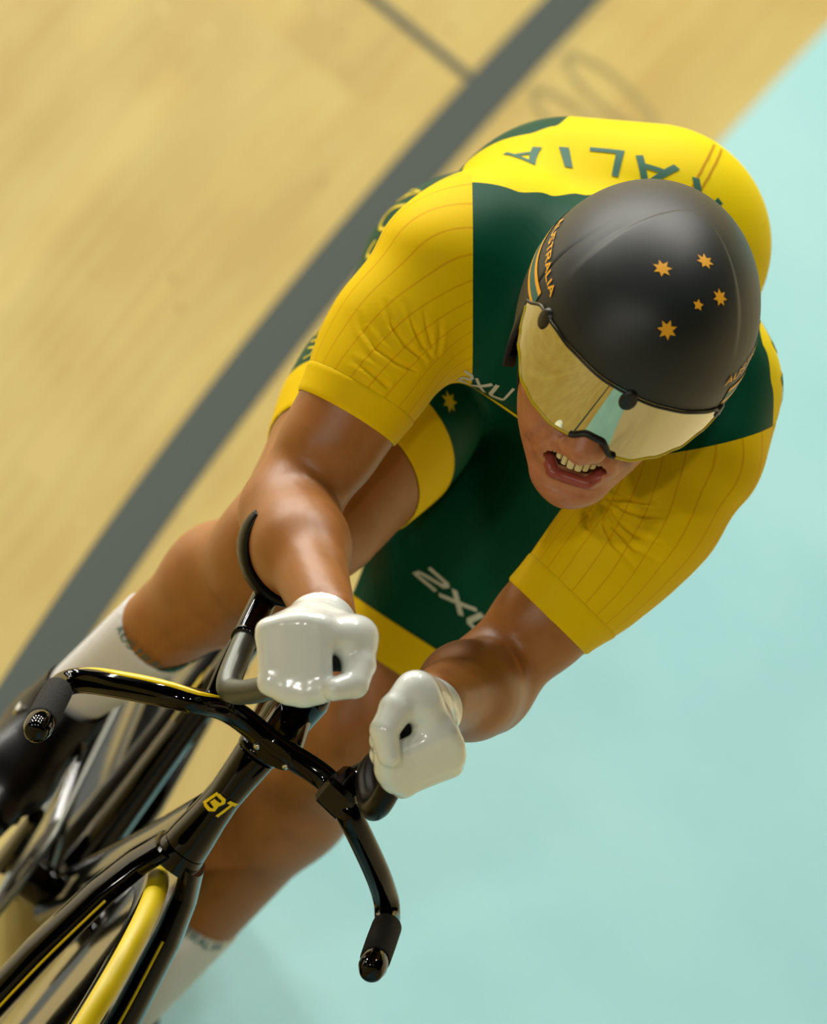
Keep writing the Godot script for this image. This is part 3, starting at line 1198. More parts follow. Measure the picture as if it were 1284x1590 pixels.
	letters(lettering("2XV", 0.12, 0.2, 1.0, snapper(b, [Vector3(-0.058, 1.143, 0.185), Vector3(-0.030, 1.133, 0.165), Vector3(-0.004, 1.146, 0.172)], [Vector3(-0.058, 1.160, 0.195), Vector3(-0.034, 1.154, 0.182), Vector3(-0.006, 1.170, 0.184)], 0.002)), "letter", M.print_white, suit)
	for zx in [0.030, 0.0385]:
		var zv := PackedVector3Array()
		var zn := PackedVector3Array()
		var zi := PackedInt32Array()
		ribbon([[0.0, 0.5], [1.0, 0.5]], 0.0, 1.0, 1.0, 1.0, snapper(b, [Vector3(zx, 1.356, -0.115), Vector3(zx, 1.345, -0.02)], [Vector3(zx + 0.0026, 1.356, -0.115), Vector3(zx + 0.0026, 1.345, -0.02)], 0.0017), zv, zn, zi)
		part("zip_seam", am(zv, zn, zi), M.seam, suit)
	var sp := snapper(b, [Vector3(-0.052, 1.130, 0.168), Vector3(-0.028, 1.118, 0.150), Vector3(0.002, 1.121, 0.150), Vector3(0.03, 1.12, 0.150)], [Vector3(-0.052, 1.132, 0.171), Vector3(-0.028, 1.125, 0.158), Vector3(0.0, 1.134, 0.163), Vector3(0.03, 1.134, 0.163)], 0.0016)
	var srows := []
	for i in 5:
		var row := []
		for k in 25:
			row.append(sp.call(k / 24.0, i / 4.0)[0])
		srows.append(row)
	part("chest_stripe", grid_mesh(srows, false, Vector3(0, 1.186, 0.12)), M.yellow, suit, "thin yellow stripe under the chest")
	for q in [[Vector3(-0.0267, 1.0248, 0.0309), 0.011], [Vector3(-0.040, 1.050, 0.018), 0.007]]:
		var c0: Vector3 = q[0]
		var onb := snapper(b, [c0 - Vector3(0.5, 0, 0), c0 + Vector3(0.5, 0, 0)], [c0 - Vector3(0.5, -0.7, 0.7), c0 + Vector3(0.5, 0.7, -0.7)], 0.0018)
		part("star", star_mesh(7, q[1], q[1] * 0.5, func(x: float, y: float) -> Array: return onb.call(0.5 + x, y)), M.print_yellow, suit)
	# --- head
	var f := face_field()
	f.mesh(Vector3(-0.11, -0.19, -0.13), Vector3(0.11, 0.1, 0.18), 0.0024)
	var fv := f.V
	var fn := f.NR
	var fr := cut(fv, fn, f.T, func(p): return lip_zone(p))
	var hd := part("head", submesh(fv, fn, fr[1]), M.face, root, "grimacing face, teeth bared under the visor")
	hd.transform = FACE
	part("lips", submesh(fv, fn, fr[0]), M.lip, hd)
	var mo := part("mouth_cavity", sweep([Vector3(-0.027, -0.110, 0.086), Vector3(-0.010, -0.119, 0.098), Vector3(0.010, -0.119, 0.098), Vector3(0.027, -0.110, 0.086)], [0.009, 0.013, 0.013, 0.009], 14), M.mouth, hd)
	for i in 10:
		var q := (i - 4.5) / 4.5
		var tw: float = [0.0054, 0.0058, 0.0064, 0.0060, 0.0076, 0.0076, 0.0060, 0.0064, 0.0058, 0.0054][i]
		var tx: float = [-0.0278, -0.0224, -0.0166, -0.0106, -0.0039, 0.0039, 0.0106, 0.0166, 0.0224, 0.0278][i]
		var tz := 0.1175 - 24.0 * tx * tx
		var turn := Basis(Vector3.UP, atan(48.0 * tx))
		part("tooth", tooth_mesh(tw * 0.97, 0.0135 if absf(q) < 0.5 else 0.0115, Transform3D(turn, Vector3(tx, -0.1150 + 11.0 * tx * tx, tz))), M.teeth, hd)
	# --- gloves
	for s in 2:
		var h := hand_field(s == 0)
		var o := FIST_R if s == 0 else FIST_L
		var wr := WR_R if s == 0 else WR_L
		h.mesh(o - Vector3(0.13, 0.13, 0.17), o + Vector3(0.13, 0.13, 0.1), 0.0024)
		var hr := cut(h.V, h.NR, h.T, func(p): return (p - wr.lerp(o, 0.22)).dot((wr - o).normalized()))
		part("glove", submesh(h.V, h.NR, hr[0]), M.glove, root, "shiny white glove closed in a fist")
	# --- shoes
	for s in 2:
		var an := AN_R if s == 0 else AN_L
		var sx := -1.0 if s == 0 else 1.0
		var heel := an + Vector3(0.004 * sx, -0.062, -0.035)
		var ball := an + Vector3(-0.008 * -sx, -0.082, 0.075)
		var toe := an + Vector3(0.01 * sx, -0.09, 0.15)
		var sf := Field.new()
		sf.GK = {0: 0.01}
		sf.add(0, 0.03, heel, ball, 0.033, 0.036, Vector3(0, 1, 0.1), 0.25)
		sf.add(0, 0.03, ball, toe, 0.036, 0.026, Vector3(0, 1, 0.1), 0.3)
		sf.add(0, 0.03, an + Vector3(0, -0.012, -0.004), heel.lerp(ball, 0.35), 0.037, 0.036)
		sf.add(0, 0.03, an + Vector3(0, -0.03, 0.02), ball, 0.033, 0.032)
		sf.mesh(heel - Vector3(0.08, 0.08, 0.08), toe + Vector3(0.08, 0.16, 0.08), 0.004)
		var sc := cut(sf.V, sf.NR, sf.T, func(p): return p.y - an.y + 0.004)
		var shoe := part("shoe", submesh(sf.V, sf.NR, sc[0]), M.satin, root, "black cycling shoe")
		part("sole", sweep([heel + Vector3(0, -0.03, -0.01), ball + Vector3(0, -0.032, 0), toe + Vector3(0, -0.024, 0.005)], [0.028, 0.036, 0.024], 16, Vector3.UP, 0.2), M.gloss, shoe)
		var c := an + Vector3(0, -0.045, 0.045)
		part("buckle", box(Vector3(0.016, 0.012, 0.02), c + Vector3(0.036 * sx, 0.0, -0.015), Basis.IDENTITY, 0.003), M.silver, shoe)
		var strap := []
		for k in 13:
			var aa := PI * k / 12.0
			strap.append(c + Vector3(cos(aa) * 0.040, sin(aa) * 0.030 - 0.002, -0.012))
		part("strap", sweep(strap, [0.003], 8, Vector3(0, 0, 1), 3.5), M.gloss, shoe)

var FACE: Transform3D
func lip_zone(p: Vector3) -> float:
	# lower and upper lip
	var lo := minf(minf(seg_d(p, Vector3(-0.043, -0.105, 0.092), Vector3(-0.017, -0.1335, 0.1145)), seg_d(p, Vector3(-0.017, -0.1335, 0.1145), Vector3(0.017, -0.1335, 0.1145))), seg_d(p, Vector3(0.017, -0.1335, 0.1145), Vector3(0.043, -0.105, 0.092)))
	return lo - 0.0062

func tooth_mesh(w: float, h: float, xf: Transform3D) -> ArrayMesh:
	var secs := []
	for q in [[0.5, 0.86, 0.8], [0.2, 0.97, 1.0], [-0.2, 1.0, 1.0], [-0.42, 0.95, 0.8], [-0.5, 0.75, 0.45]]:
		secs.append([xf * Vector3(0, h * q[0], 0), xf.basis * Vector3(w * 0.5 * q[1], 0, 0), xf.basis * Vector3(0, 0, 0.0032 * q[2]), 2.8])
	return loft(secs, 14)

# ------------------------------------------------------------------ the helmet
func helm_patch(az0: float, y0: float, lift: float) -> Callable:
	# flat x, y (metres) round a point of the shell
	return func(x: float, y: float) -> Array:
		var c := helm(deg_to_rad(az0), y0)
		var n := helm_n(deg_to_rad(az0), y0)
		var ex := Vector3.UP.cross(n)
		if ex.length() < 0.05:
			ex = Vector3.RIGHT
		ex = ex.normalized()
		var ey := n.cross(ex)
		var p := c + ex * x + ey * y
		# back on to the shell
		var az := atan2(p.x / 0.115, p.z / (0.150 if p.z > 0.0 else 0.168))
		var yy := clampf(p.y, -0.1, 0.1245)
		var q := helm(az, yy, lift)
		return [q, helm_n(az, yy)]

func build_helmet() -> void:
	var root := thing("helmet", "matt black aero helmet with gold stars and a mirrored visor, worn by the cyclist", "helmet", BANK * HEAD)
	var rows := []
	var seg := 180
	var steps := 64
	for i in steps + 1:
		var row := []
		for k in seg:
			var az := TAU * k / seg - PI
			var y0 := rim_y(az)
			var t := float(i) / steps
			var y := lerpf(y0, 0.125, sin(t * PI / 2.0))
			row.append(helm(az, minf(y, 0.1249999)) + crease(az, minf(y, 0.1249999)))
		rows.append(row)
	var lip := []
	var lip2 := []
	for k in seg:
		var az := TAU * k / seg - PI
		lip.append(helm(az, rim_y(az) - 0.0015, -0.003))
		lip2.append(helm(az, rim_y(az) + 0.012, -0.006))
	rows.push_front(lip)
	rows.push_front(lip2)
	part("shell", grid_mesh(rows, true, Vector3.ZERO), M.helmet, root)
	# rubber edge strip along the front rim
	var rimp := []
	for k in 61:
		var az := lerpf(-1.19, 1.19, k / 60.0)
		rimp.append(helm(az, rim_y(az), 0.0015))
	part("rim_strip", sweep(rimp, [0.0016], 8), M.helmet_dark, root)
	# visor
	var vr := []
	var n := 90
	for i in 17:
		var row := []
		for k in n + 1:
			var az := lerpf(-1.17, 1.17, float(k) / n)
			var y := lerpf(visor_y(az), rim_y(az) + 0.002, float(i) / 16.0)
			row.append(helm(az, y, 0.0015))
		vr.append(row)
	var vis := part("visor", grid_mesh(vr, false, Vector3.ZERO), M.visor, root, "mirrored wrap-around visor")
	var edge := []
	for k in n + 1:
		var az := lerpf(-1.17, 1.17, float(k) / n)
		edge.append(helm(az, visor_y(az), 0.0005))
	part("visor_edge", sweep(edge, [0.0022], 8), M.visor_edge, vis, "yellow edge of the visor")
	var nose := []
	for k in 25:
		var az := deg_to_rad(lerpf(-10.0, 15.0, k / 24.0))
		nose.append(helm(az, visor_y(az) + 0.001, 0.0025))
	part("nose_pad", sweep(nose, [0.0030], 8), M.helmet_dark, vis, "black nose bridge strip")
	for q in [[-50.5, -0.003, 0.012, 0.3], [6.0, -0.014, 0.012, 0.1], [64.0, -0.020, 0.009, 0.0]]:
		var mp := helm_patch(q[0], q[1], 0.0026)
		var rr := []
		for j in 7:
			var f := maxf(j / 6.0, 0.02)
			var row := []
			for k in 20:
				var a := TAU * k / 20.0
				var w = mp.call(cos(a) * q[2] * f * 0.8, sin(a) * q[2] * f)
				row.append(w[0] + w[1] * (0.0012 * (1.0 - f * f) - (0.0022 if j == 6 else 0.0)))
			rr.append(row)
		part("visor_clip", grid_mesh(rr, true, Vector3.ZERO), M.helmet_dark, vis, "black clip holding the visor")
	# gold stars of the crest
	for q in [[-12.5, 0.099, 0.0095, 7], [21.5, 0.113, 0.0092, 7], [37.0, 0.094, 0.0092, 7], [20.5, 0.087, 0.0060, 5], [7.0, 0.062, 0.0100, 7]]:
		part("star", star_mesh(q[3], q[2], q[2] * 0.52, helm_patch(q[0], q[1], 0.0024)), M.orange, root, "gold star on the crown")
	# side stripes and name, on both sides
	for sd in [-1.0, 1.0]:
		for q in [[-0.011, -0.007, 0], [-0.007, 0.003, 1], [0.003, 0.008, 0]]:
			var sr := []
			for i in 4:
				var row := []
				for k in 31:
					var f := k / 30.0
					var az: float = deg_to_rad(lerpf(62.0, 150.0, f)) * sd
					var rise := 0.045 * f * f + 0.012 * f
					row.append(helm(az, lerpf(q[0], q[1], i / 3.0) + rise, 0.0008))
				sr.append(row)
			part("side_stripe", grid_mesh(sr, false, Vector3.ZERO), M.teal if q[2] == 1 else M.orange, root)
		var mp := func(u: float, v: float) -> Array:
			var f := (1.0 - u) if sd < 0.0 else u
			var az: float = deg_to_rad(lerpf(55.0, 100.0, f)) * sd
			var y: float = 0.0155 + 0.0075 * v + 0.022 * f
			return [helm(az, y, 0.0012), helm_n(az, y)]
		letters(lettering("AUSTRALIA", 0.25, 0.2, 1.0, mp), "letter", M.orange, root)
	# chin strap
	for sd in [-1.0, 1.0]:
		part("strap", sweep(smooth_path([Vector3(0.088 * sd, -0.06, 0.018), Vector3(0.076 * sd, -0.10, 0.03), Vector3(0.050 * sd, -0.140, 0.03), Vector3(0.01 * sd, -0.160, 0.04)], 5), [0.0015], 6, Vector3(0, 0, 1), 5.0), M.helmet_dark, root)

func crease(az: float, y: float) -> Vector3:
	# the front cap stands a touch proud of the rest of the shell, along a V-shaped step
	var p := helm(az, y)
	var e := p.z - 1.03 * sqrt(p.x * p.x + 0.0002) + 0.012
	var k := smoothstep(-0.003, 0.003, e) * smoothstep(0.03, 0.075, y)
	return p.normalized() * (0.0020 * k)

# ------------------------------------------------------------------ the bicycle
const AX_F := Vector3(0, 0.335, 0.59)
const AX_R := Vector3(-0.032, 0.335, -0.38)
const BB := Vector3(-0.018, 0.262, 0.05)
const SEAT := Vector3(-0.025, 0.80, -0.135)
const CROWN := Vector3(0, 0.68, 0.45)
const HTOP := Vector3(0, 0.795, 0.417)

func build_bicycle() -> void:
	var root := thing("bicycle", "glossy black track bicycle with disc wheels and a yellow front tyre", "bicycle", BANK)
	var X := Vector3.RIGHT
	# front wheel
	var wheel := Node3D.new()
	wheel.name = "front_wheel"
	root.add_child(wheel)
	make_wheel(wheel, AX_F, M.tyre)
	var rear := Node3D.new()
	rear.name = "rear_wheel"
	root.add_child(rear)
	make_wheel(rear, AX_R, M.rubber)
	# head tube
	var h := (HTOP - CROWN).normalized()
	var fwd := X.cross(h).normalized()
	var sec := []
	for q in [[0.0, 0.0235, 0.036], [0.1, 0.0225, 0.035], [0.35, 0.019, 0.032], [0.55, 0.0175, 0.031], [0.8, 0.0195, 0.03], [1.0, 0.0215, 0.028]]:
		sec.append([CROWN.lerp(HTOP, q[0]) - fwd * 0.004, X * q[1], fwd * q[2], 2.3])
	var frame := Node3D.new()
	frame.name = "frame"
	root.add_child(frame)
	part("head_tube", loft(sec, 32), M.gloss, frame)
	for i in 2:
		part("headset_ring", lathe([[0.001, -0.005], [0.0225, -0.005], [0.0235, -0.002], [0.0235, 0.002], [0.021, 0.005], [0.001, 0.005]], HTOP + h * (0.006 + 0.010 * i), h, 32), M.gloss, frame)
	part("top_tube", loft([[Vector3(0, 0.775, 0.40), X * 0.015, Vector3(0, 0.024, 0), 2.2], [Vector3(0, 0.775, 0.40).lerp(SEAT, 0.5), X * 0.014, Vector3(0, 0.022, 0), 2.2], [SEAT, X * 0.014, Vector3(0, 0.02, 0), 2.2]]), M.gloss, frame)
	var dtop := Vector3(0, 0.70, 0.425)
	var dn := X.cross((BB - dtop).normalized()).normalized()
	part("down_tube", loft([[dtop, X * 0.02, dn * 0.036, 2.2], [dtop.lerp(BB, 0.25), X * 0.017, dn * 0.036, 2.2], [dtop.lerp(BB, 0.6), X * 0.017, dn * 0.036, 2.2], [BB, X * 0.02, dn * 0.036, 2.2]]), M.gloss, frame)
	part("seat_tube", loft([[BB, X * 0.021, Vector3(0, 0, 0.034), 2.2], [BB.lerp(SEAT, 0.4), X * 0.0165, Vector3(0, 0, 0.034), 2.2], [SEAT + Vector3(0, 0.02, -0.005), X * 0.014, Vector3(0, 0, 0.026), 2.2]]), M.gloss, frame)
	part("bottom_bracket", sweep([BB - X * 0.04, BB + X * 0.04], [0.024], 24), M.gloss, frame)
	for s in [-1.0, 1.0]:
		part("chain_stay", sweep([BB + Vector3(0.03 * s, 0, -0.02), BB.lerp(AX_R, 0.45) + Vector3(0.048 * s, 0, 0), AX_R + Vector3(0.055 * s, 0, 0)], [0.012, 0.009, 0.008]), M.gloss, frame)
		part("seat_stay", sweep([SEAT + Vector3(0.010 * s, -0.01, -0.02), SEAT.lerp(AX_R, 0.5) + Vector3(0.036 * s, 0, -0.01), AX_R + Vector3(0.052 * s, 0, 0)], [0.007, 0.006, 0.006]), M.gloss, frame)
	part("seat_post", loft([[SEAT, X * 0.012, Vector3(0, 0, 0.022), 2.2], [SEAT + Vector3(0.004, 0.065, -0.02), X * 0.012, Vector3(0, 0, 0.022), 2.2]]), M.satin, root)
	# fork
	var fork := Node3D.new()
	fork.name = "fork"
	root.add_child(fork)
	var cs := []
	for q in [[0.0, 0.0235, 0.036], [-0.02, 0.0275, 0.036], [-0.034, 0.030, 0.034]]:
		cs.append([CROWN + h * (q[0] - 0.0015) - fwd * 0.004, X * q[1], fwd * q[2], 2.4])
	part("fork_crown", loft(cs.slice(0, 2), 32), M.gloss, fork)
	for s in [-1.0, 1.0]:
		var fs := []
		var ln := []
		for q in [[0.0, 0.0165, 0.0130, 0.036], [0.08, 0.0285, 0.0135, 0.035], [0.2, 0.0395, 0.0150, 0.034], [0.45, 0.054, 0.0165, 0.033], [0.75, 0.065, 0.0165, 0.029], [1.0, 0.069, 0.015, 0.022]]:
			var c := (CROWN - h * 0.010).lerp(Vector3(0, 0.335, 0.585), q[0])
			fs.append([Vector3(q[1] * s, c.y, c.z), X * q[2], fwd * q[3], 2.2])
			ln.append(Vector3(q[1] * s, c.y, c.z) - X * (q[2] * 0.30 * s) + fwd * (q[3] * 0.97))
		var bl := part("fork_blade", loft(fs, 24), M.gloss, fork)
		part("pinstripe", sweep(smooth_path(ln.slice(2), 6), [0.0016], 6), M.decal, bl, "thin yellow line down the blade")
	# maker's mark on the head tube
	var mark := func(u: float, v: float) -> Array:
		var ang := (u - 0.5) * 1.25 - 0.05 + (v - 0.5) * 0.3
		var t := 0.52 + (v - 0.5) * 0.16
		var c: Vector3 = CROWN.lerp(HTOP, t) - fwd * 0.004
		var p := c + X * (sin(ang) * 0.0196) + fwd * (cos(ang) * 0.0335)
		return [p, (X * sin(ang) + fwd * cos(ang)).normalized()]
	letters(lettering("BT", 0.12, 0.2, 1.0, mark), "mark", M.decal, frame)
	# yellow name along the seat tube
	for sgn in [-1.0, 1.0]:
		var name_at := func(u: float, v: float) -> Array:
			var f := u if sgn > 0.0 else 1.0 - u
			var c := BB.lerp(SEAT, 0.42).lerp(BB.lerp(SEAT, 0.74), f)
			return [c + Vector3(0.0172 * sgn, 0, (v - 0.5) * 0.026 * -sgn + 0.004), Vector3(sgn, 0, 0)]
		letters(lettering("BT", 0.3, 0.26, 1.0, name_at), "mark", M.decal, frame)
	# handlebar
	var bar := Node3D.new()
	bar.name = "handlebar"
	root.add_child(bar)
	var half := [Vector3(0, 0.87, 0.50), Vector3(0.058, 0.874, 0.503), Vector3(0.10, 0.876, 0.533), Vector3(0.155, 0.828, 0.508), Vector3(0.187, 0.790, 0.484), Vector3(0.199, 0.779, 0.492), Vector3(0.202, 0.783, 0.515)]
	var pts := []
	for i in range(half.size() - 1, 0, -1):
		pts.append(Vector3(-half[i].x, half[i].y, half[i].z))
	for i in half.size():
		pts.append(half[i] - Vector3(0.007 if i > 1 else 0.0, 0, 0))
	var run := smooth_path(pts, 8)
	part("base_bar", sweep(run, [0.0128], 20, Vector3.UP, 1.0, false), M.gloss, bar)
	for s in [-1.0, 1.0]:
		var off := Vector3(-0.007 if s > 0.0 else 0.0, 0, 0)
		var g0 := Vector3(0.202 * s, 0.782, 0.512) + off
		var g1 := Vector3(0.203 * s, 0.790, 0.582) + off
		var g2 := Vector3(0.2035 * s, 0.794, 0.610) + off
		part("grip_tape", sweep([g0, g0.lerp(g1, 0.5), g1], [0.0148, 0.0152, 0.0150], 24), M.grip, bar, "matt black grip tape")
		part("end_plug", sweep([g1, g1.lerp(g2, 0.6), g2], [0.0138, 0.0142, 0.0115], 24), M.gloss, bar, "shiny black end plug")
	# yellow flash on top of the right half
	var fl := []
	var fr := []
	for i in range(16, 38):
		var tan_: Vector3 = (run[i + 1] - run[i - 1]).normalized()
		var nv := Vector3(0, 1.0, 0.15)
		nv = (nv - tan_ * nv.dot(tan_)).normalized()
		fl.append(run[i] + nv * 0.0122)
		fr.append(0.0010 + 0.0032 * sin(PI * (i - 16) / 21.0))
	part("flash", sweep(fl, fr, 10, Vector3.UP, 0.6), M.decal, bar, "yellow flash along the top of the bar")
	# stem
	var stem := part("stem", loft([[HTOP + h * 0.02, X * 0.02, fwd * 0.024, 2.2], [Vector3(0, 0.85, 0.41), X * 0.026, fwd * 0.030, 2.3], [Vector3(0, 0.888, 0.42), X * 0.0255, fwd * 0.032, 2.3], [Vector3(0, 0.900, 0.423), X * 0.022, fwd * 0.028, 2.3], [Vector3(0, 0.904, 0.425), X * 0.014, fwd * 0.02, 2.3]]), M.gloss, root)
	part("bar_clamp", loft([[Vector3(0, 0.865, 0.42), X * 0.02, Vector3(0, 0.016, 0), 2.4], [Vector3(0, 0.868, 0.495), X * 0.025, Vector3(0, 0.0155, 0), 2.4], [Vector3(0, 0.868, 0.512), X * 0.022, Vector3(0, 0.012, 0), 2.4]]), M.gloss, stem)
	for s in [-1.0, 1.0]:
		part("clamp_bolt", lathe([[0.0005, 0.003], [0.003, 0.003], [0.0035, 0.0], [0.0035, -0.004]], Vector3(0.017 * s, 0.866, 0.5125), Vector3(0, 0, 1), 16), M.silver, stem)
	# forearm extensions
	for s in [-1.0, 1.0]:
		var ext := Node3D.new()
		ext.name = "aero_extension"
		root.add_child(ext, true)
		ext.set_meta("label", "forearm rest with a hand grip")
		var el := EL_R if s < 0.0 else EL_L
		var wr := WR_R if s < 0.0 else WR_L
		var fist := FIST_R if s < 0.0 else FIST_L
		var axes := fist_axes(s < 0.0)
		var ax := (wr - el).normalized()
		var c := el.lerp(wr, 0.30)
		# cup under the forearm
		var up := (Vector3.UP - ax * ax.y).normalized()
		var out: Vector3 = ax.cross(up).normalized() * s
		if out.x * s < 0.0:
			out = -out
		var cup := []
		for k in 17:
			var a := deg_to_rad(lerpf(-150.0, 8.0 if s < 0.0 else -55.0, k / 16.0))
			cup.append(c + out * (cos(a) * 0.055) + up * (sin(a) * 0.055))
		part("arm_rest", sweep(cup, [0.0020, 0.004, 0.006, 0.008, 0.0095, 0.0105, 0.011, 0.011, 0.0105, 0.0095, 0.0085, 0.0075, 0.0065, 0.0055, 0.0045, 0.0035, 0.002], 16, ax, 3.0), M.satin, ext, "curved black arm rest")
		var foot := Vector3(0.072 * s, 0.877, 0.512)
		var low := c - up * 0.054
		part("riser", sweep(smooth_path([foot, foot.lerp(low, 0.35) + Vector3(0.004 * s, 0.006, 0), low], 5), [0.0165, 0.016, 0.0155, 0.015, 0.0145, 0.014, 0.0135, 0.013, 0.0125, 0.012, 0.012], 16, Vector3.UP, 0.8), M.gloss, ext)
		if s > 0.0:
			part("clamp", box(Vector3(0.036, 0.034, 0.044), foot + Vector3(0.004 * s, 0.006, 0.006), Basis(Vector3.UP, -0.25 * s), 0.005), M.gloss, ext)
		part("collar", lathe([[0.011, -0.004], [0.0145, -0.004], [0.015, 0.0], [0.0145, 0.004], [0.011, 0.004]], Vector3(0.086 * s, 0.926, 0.462), Vector3(0.1 * s, -0.1, 1), 24), M.gloss, ext)
		var inner: Vector3 = fist - axes[0] * 0.045 + axes[1] * 0.006 - axes[2] * 0.008
		var tip: Vector3 = fist + axes[0] * 0.030 + axes[1] * 0.006 - axes[2] * 0.008
		var tube := []
		if s < 0.0:
			part("upper_tube", sweep([low + Vector3(0, -0.002, 0.0), Vector3(-0.0865, 0.927, 0.460)], [0.0135], 18), M.gloss, ext)
			tube = [Vector3(-0.086, 0.926, 0.462), Vector3(-0.080, 0.915, 0.523), Vector3(-0.072, 0.921, 0.543), Vector3(-0.058, 0.952, 0.566), Vector3(-0.05, 0.99, 0.588), fist - axes[0] * 0.03 - axes[2] * 0.012]
		else:
			tube = [low + Vector3(0, -0.002, 0.01), Vector3(0.084, 0.917, 0.50), Vector3(0.096, 0.925, 0.57), Vector3(0.099, 0.948, 0.598), Vector3(0.094, 0.985, 0.597), fist - axes[0] * 0.03 - axes[2] * 0.012]
		part("hand_grip", sweep([inner, tip], [0.0128], 18), M.rubber, ext, "black rubber grip inside the fist")
		part("extension_tube", sweep(smooth_path(tube, 7), [0.0122], 18), M.metal if s < 0.0 else M.satin, ext, "grey metal tube bent up into the fist" if s < 0.0 else "black tube bent up into the fist")
	# drive
	var ring_c := BB + Vector3(-0.047, 0, 0)
	part("chain_ring", lathe([[0.03, 0.002], [0.068, 0.002], [0.07, 0.0], [0.068, -0.002], [0.03, -0.002]], ring_c, X, 72), M.rubber, root)
	for s in 2:
		var ped := Vector3(-0.10, 0.385, 0.13) if s == 0 else Vector3(0.10, 0.115, 0.03)
		var bbp := BB + Vector3(-0.068 if s == 0 else 0.068, 0, 0)
		part("crank", sweep([bbp, bbp.lerp(ped, 0.5), ped], [0.017, 0.014, 0.012], 16, X, 0.7), M.gloss, root)
		part("pedal", box(Vector3(0.06, 0.014, 0.06), ped + Vector3(-0.042 if s == 0 else 0.042, -0.002, 0), Basis.IDENTITY, 0.004), M.satin, root)
	var chain := []
	for k in 41:
		var a := PI * k / 40.0 - PI / 2.0
		chain.append(ring_c + Vector3(0, sin(a) * 0.071, cos(a) * 0.071))
	for k in 21:
		var a := PI * k / 20.0 + PI / 2.0
		chain.append(AX_R + Vector3(-0.047, sin(a) * 0.032, cos(a) * 0.032))
	chain.append(chain[0])
	part("chain", sweep(chain, [0.004], 8, X, 0.8, false), M.metal, root)
	# saddle
	var sd := Vector3(-0.015, 0.872, -0.18)
	part("saddle", loft([[sd + Vector3(0, 0.004, 0.15), X * 0.014, Vector3(0, 0.010, 0), 2.4], [sd + Vector3(0, 0.005, 0.08), X * 0.022, Vector3(0, 0.014, 0), 2.4], [sd, X * 0.05, Vector3(0, 0.016, 0), 2.4], [sd + Vector3(0, 0.006, -0.08), X * 0.07, Vector3(0, 0.017, 0), 2.4], [sd + Vector3(0, 0.012, -0.12), X * 0.06, Vector3(0, 0.012, 0), 2.4]]), M.satin, root)

func make_wheel(parent: Node3D, c: Vector3, tyre_mat: Material) -> void:
	var prof := []
	for k in 17:
		var a := PI * k / 16.0
		prof.append([0.3235 + 0.0115 * sin(a) , 0.0115 * cos(a)])
	part("tyre", lathe(prof, c, Vector3.RIGHT, 160, c), tyre_mat, parent)
	for sg in [-1.0, 1.0]:
		part("hub_cap", lathe([[0.0005, 0.040], [0.010, 0.040], [0.012, 0.038], [0.013, 0.031], [0.022, 0.031]], c, Vector3.RIGHT * sg, 32, c), M.satin, parent)
		part("rim", lathe([[0.3235, 0.0113], [0.318, 0.0122], [0.302, 0.0122], [0.300, 0.0114]], c, Vector3.RIGHT * sg, 120, c - Vector3.RIGHT * sg), M.gloss, parent)
	part("disc", lathe([[0.324, 0.0105], [0.30, 0.0115], [0.22, 0.017], [0.12, 0.024], [0.05, 0.029], [0.02, 0.032], [0.001, 0.033]], c, Vector3.RIGHT, 120, c), M.disc, parent)
	part("disc", lathe([[0.001, -0.033], [0.02, -0.032], [0.05, -0.029], [0.12, -0.024], [0.22, -0.017], [0.30, -0.0115], [0.324, -0.0105]], c, Vector3.RIGHT, 120, c), M.disc, parent)

# ------------------------------------------------------------------ the velodrome
const BEND := 13.0
func cone(s: float, al: float, up := 0.0) -> Vector3:
	# slant distance s up the banking from the wheel's path, angle round the bend; world axes
	var be := deg_to_rad(BANK_DEG)
	var rho := BEND + s * cos(be) + up * sin(be) * -1.0
	return Vector3(BEND - rho * cos(al), s * sin(be) + up * cos(be), rho * sin(al))

func band(s0: float, s1: float, a0: float, a1: float, n: int, up := 0.0, m := 1, uvs := Vector2.ONE) -> ArrayMesh:
	var v := PackedVector3Array()
	var uv := PackedVector2Array()
	var idx := PackedInt32Array()
	for i in n + 1:
		var al := lerpf(a0, a1, float(i) / n)
		for j in m + 1:
			var s := lerpf(s0, s1, float(j) / m)
			v.append(cone(s, al, up))
			uv.append(Vector2(s / uvs.x, al * BEND / uvs.y))
	for i in n:
		for j in m:
			var a := i * (m + 1) + j
			idx.append_array(PackedInt32Array([a, a + 1, a + m + 1, a + 1, a + m + 2, a + m + 1]))
	return am_auto(v, idx, uv, Vector3(-20, -40, 0))

func strip_on_track(pts: Array, width: float, up: float) -> ArrayMesh:
	# flat painted stroke through [slant, distance round the bend] points
	var v := PackedVector3Array()
	var idx := PackedInt32Array()
	for i in pts.size():
		var t: Vector2 = (pts[mini(i + 1, pts.size() - 1)] - pts[maxi(i - 1, 0)]).normalized()
		var sd := Vector2(-t.y, t.x) * width * 0.5
		for sg in [-1.0, 1.0]:
			var q: Vector2 = pts[i] + sd * sg
			v.append(cone(q.x, q.y / BEND, up))
	for i in pts.size() - 1:
		var a := 2 * i
		idx.append_array(PackedInt32Array([a, a + 1, a + 2, a + 1, a + 3, a + 2]))
	return am_auto(v, idx, PackedVector2Array(), Vector3(-20, -40, 0))

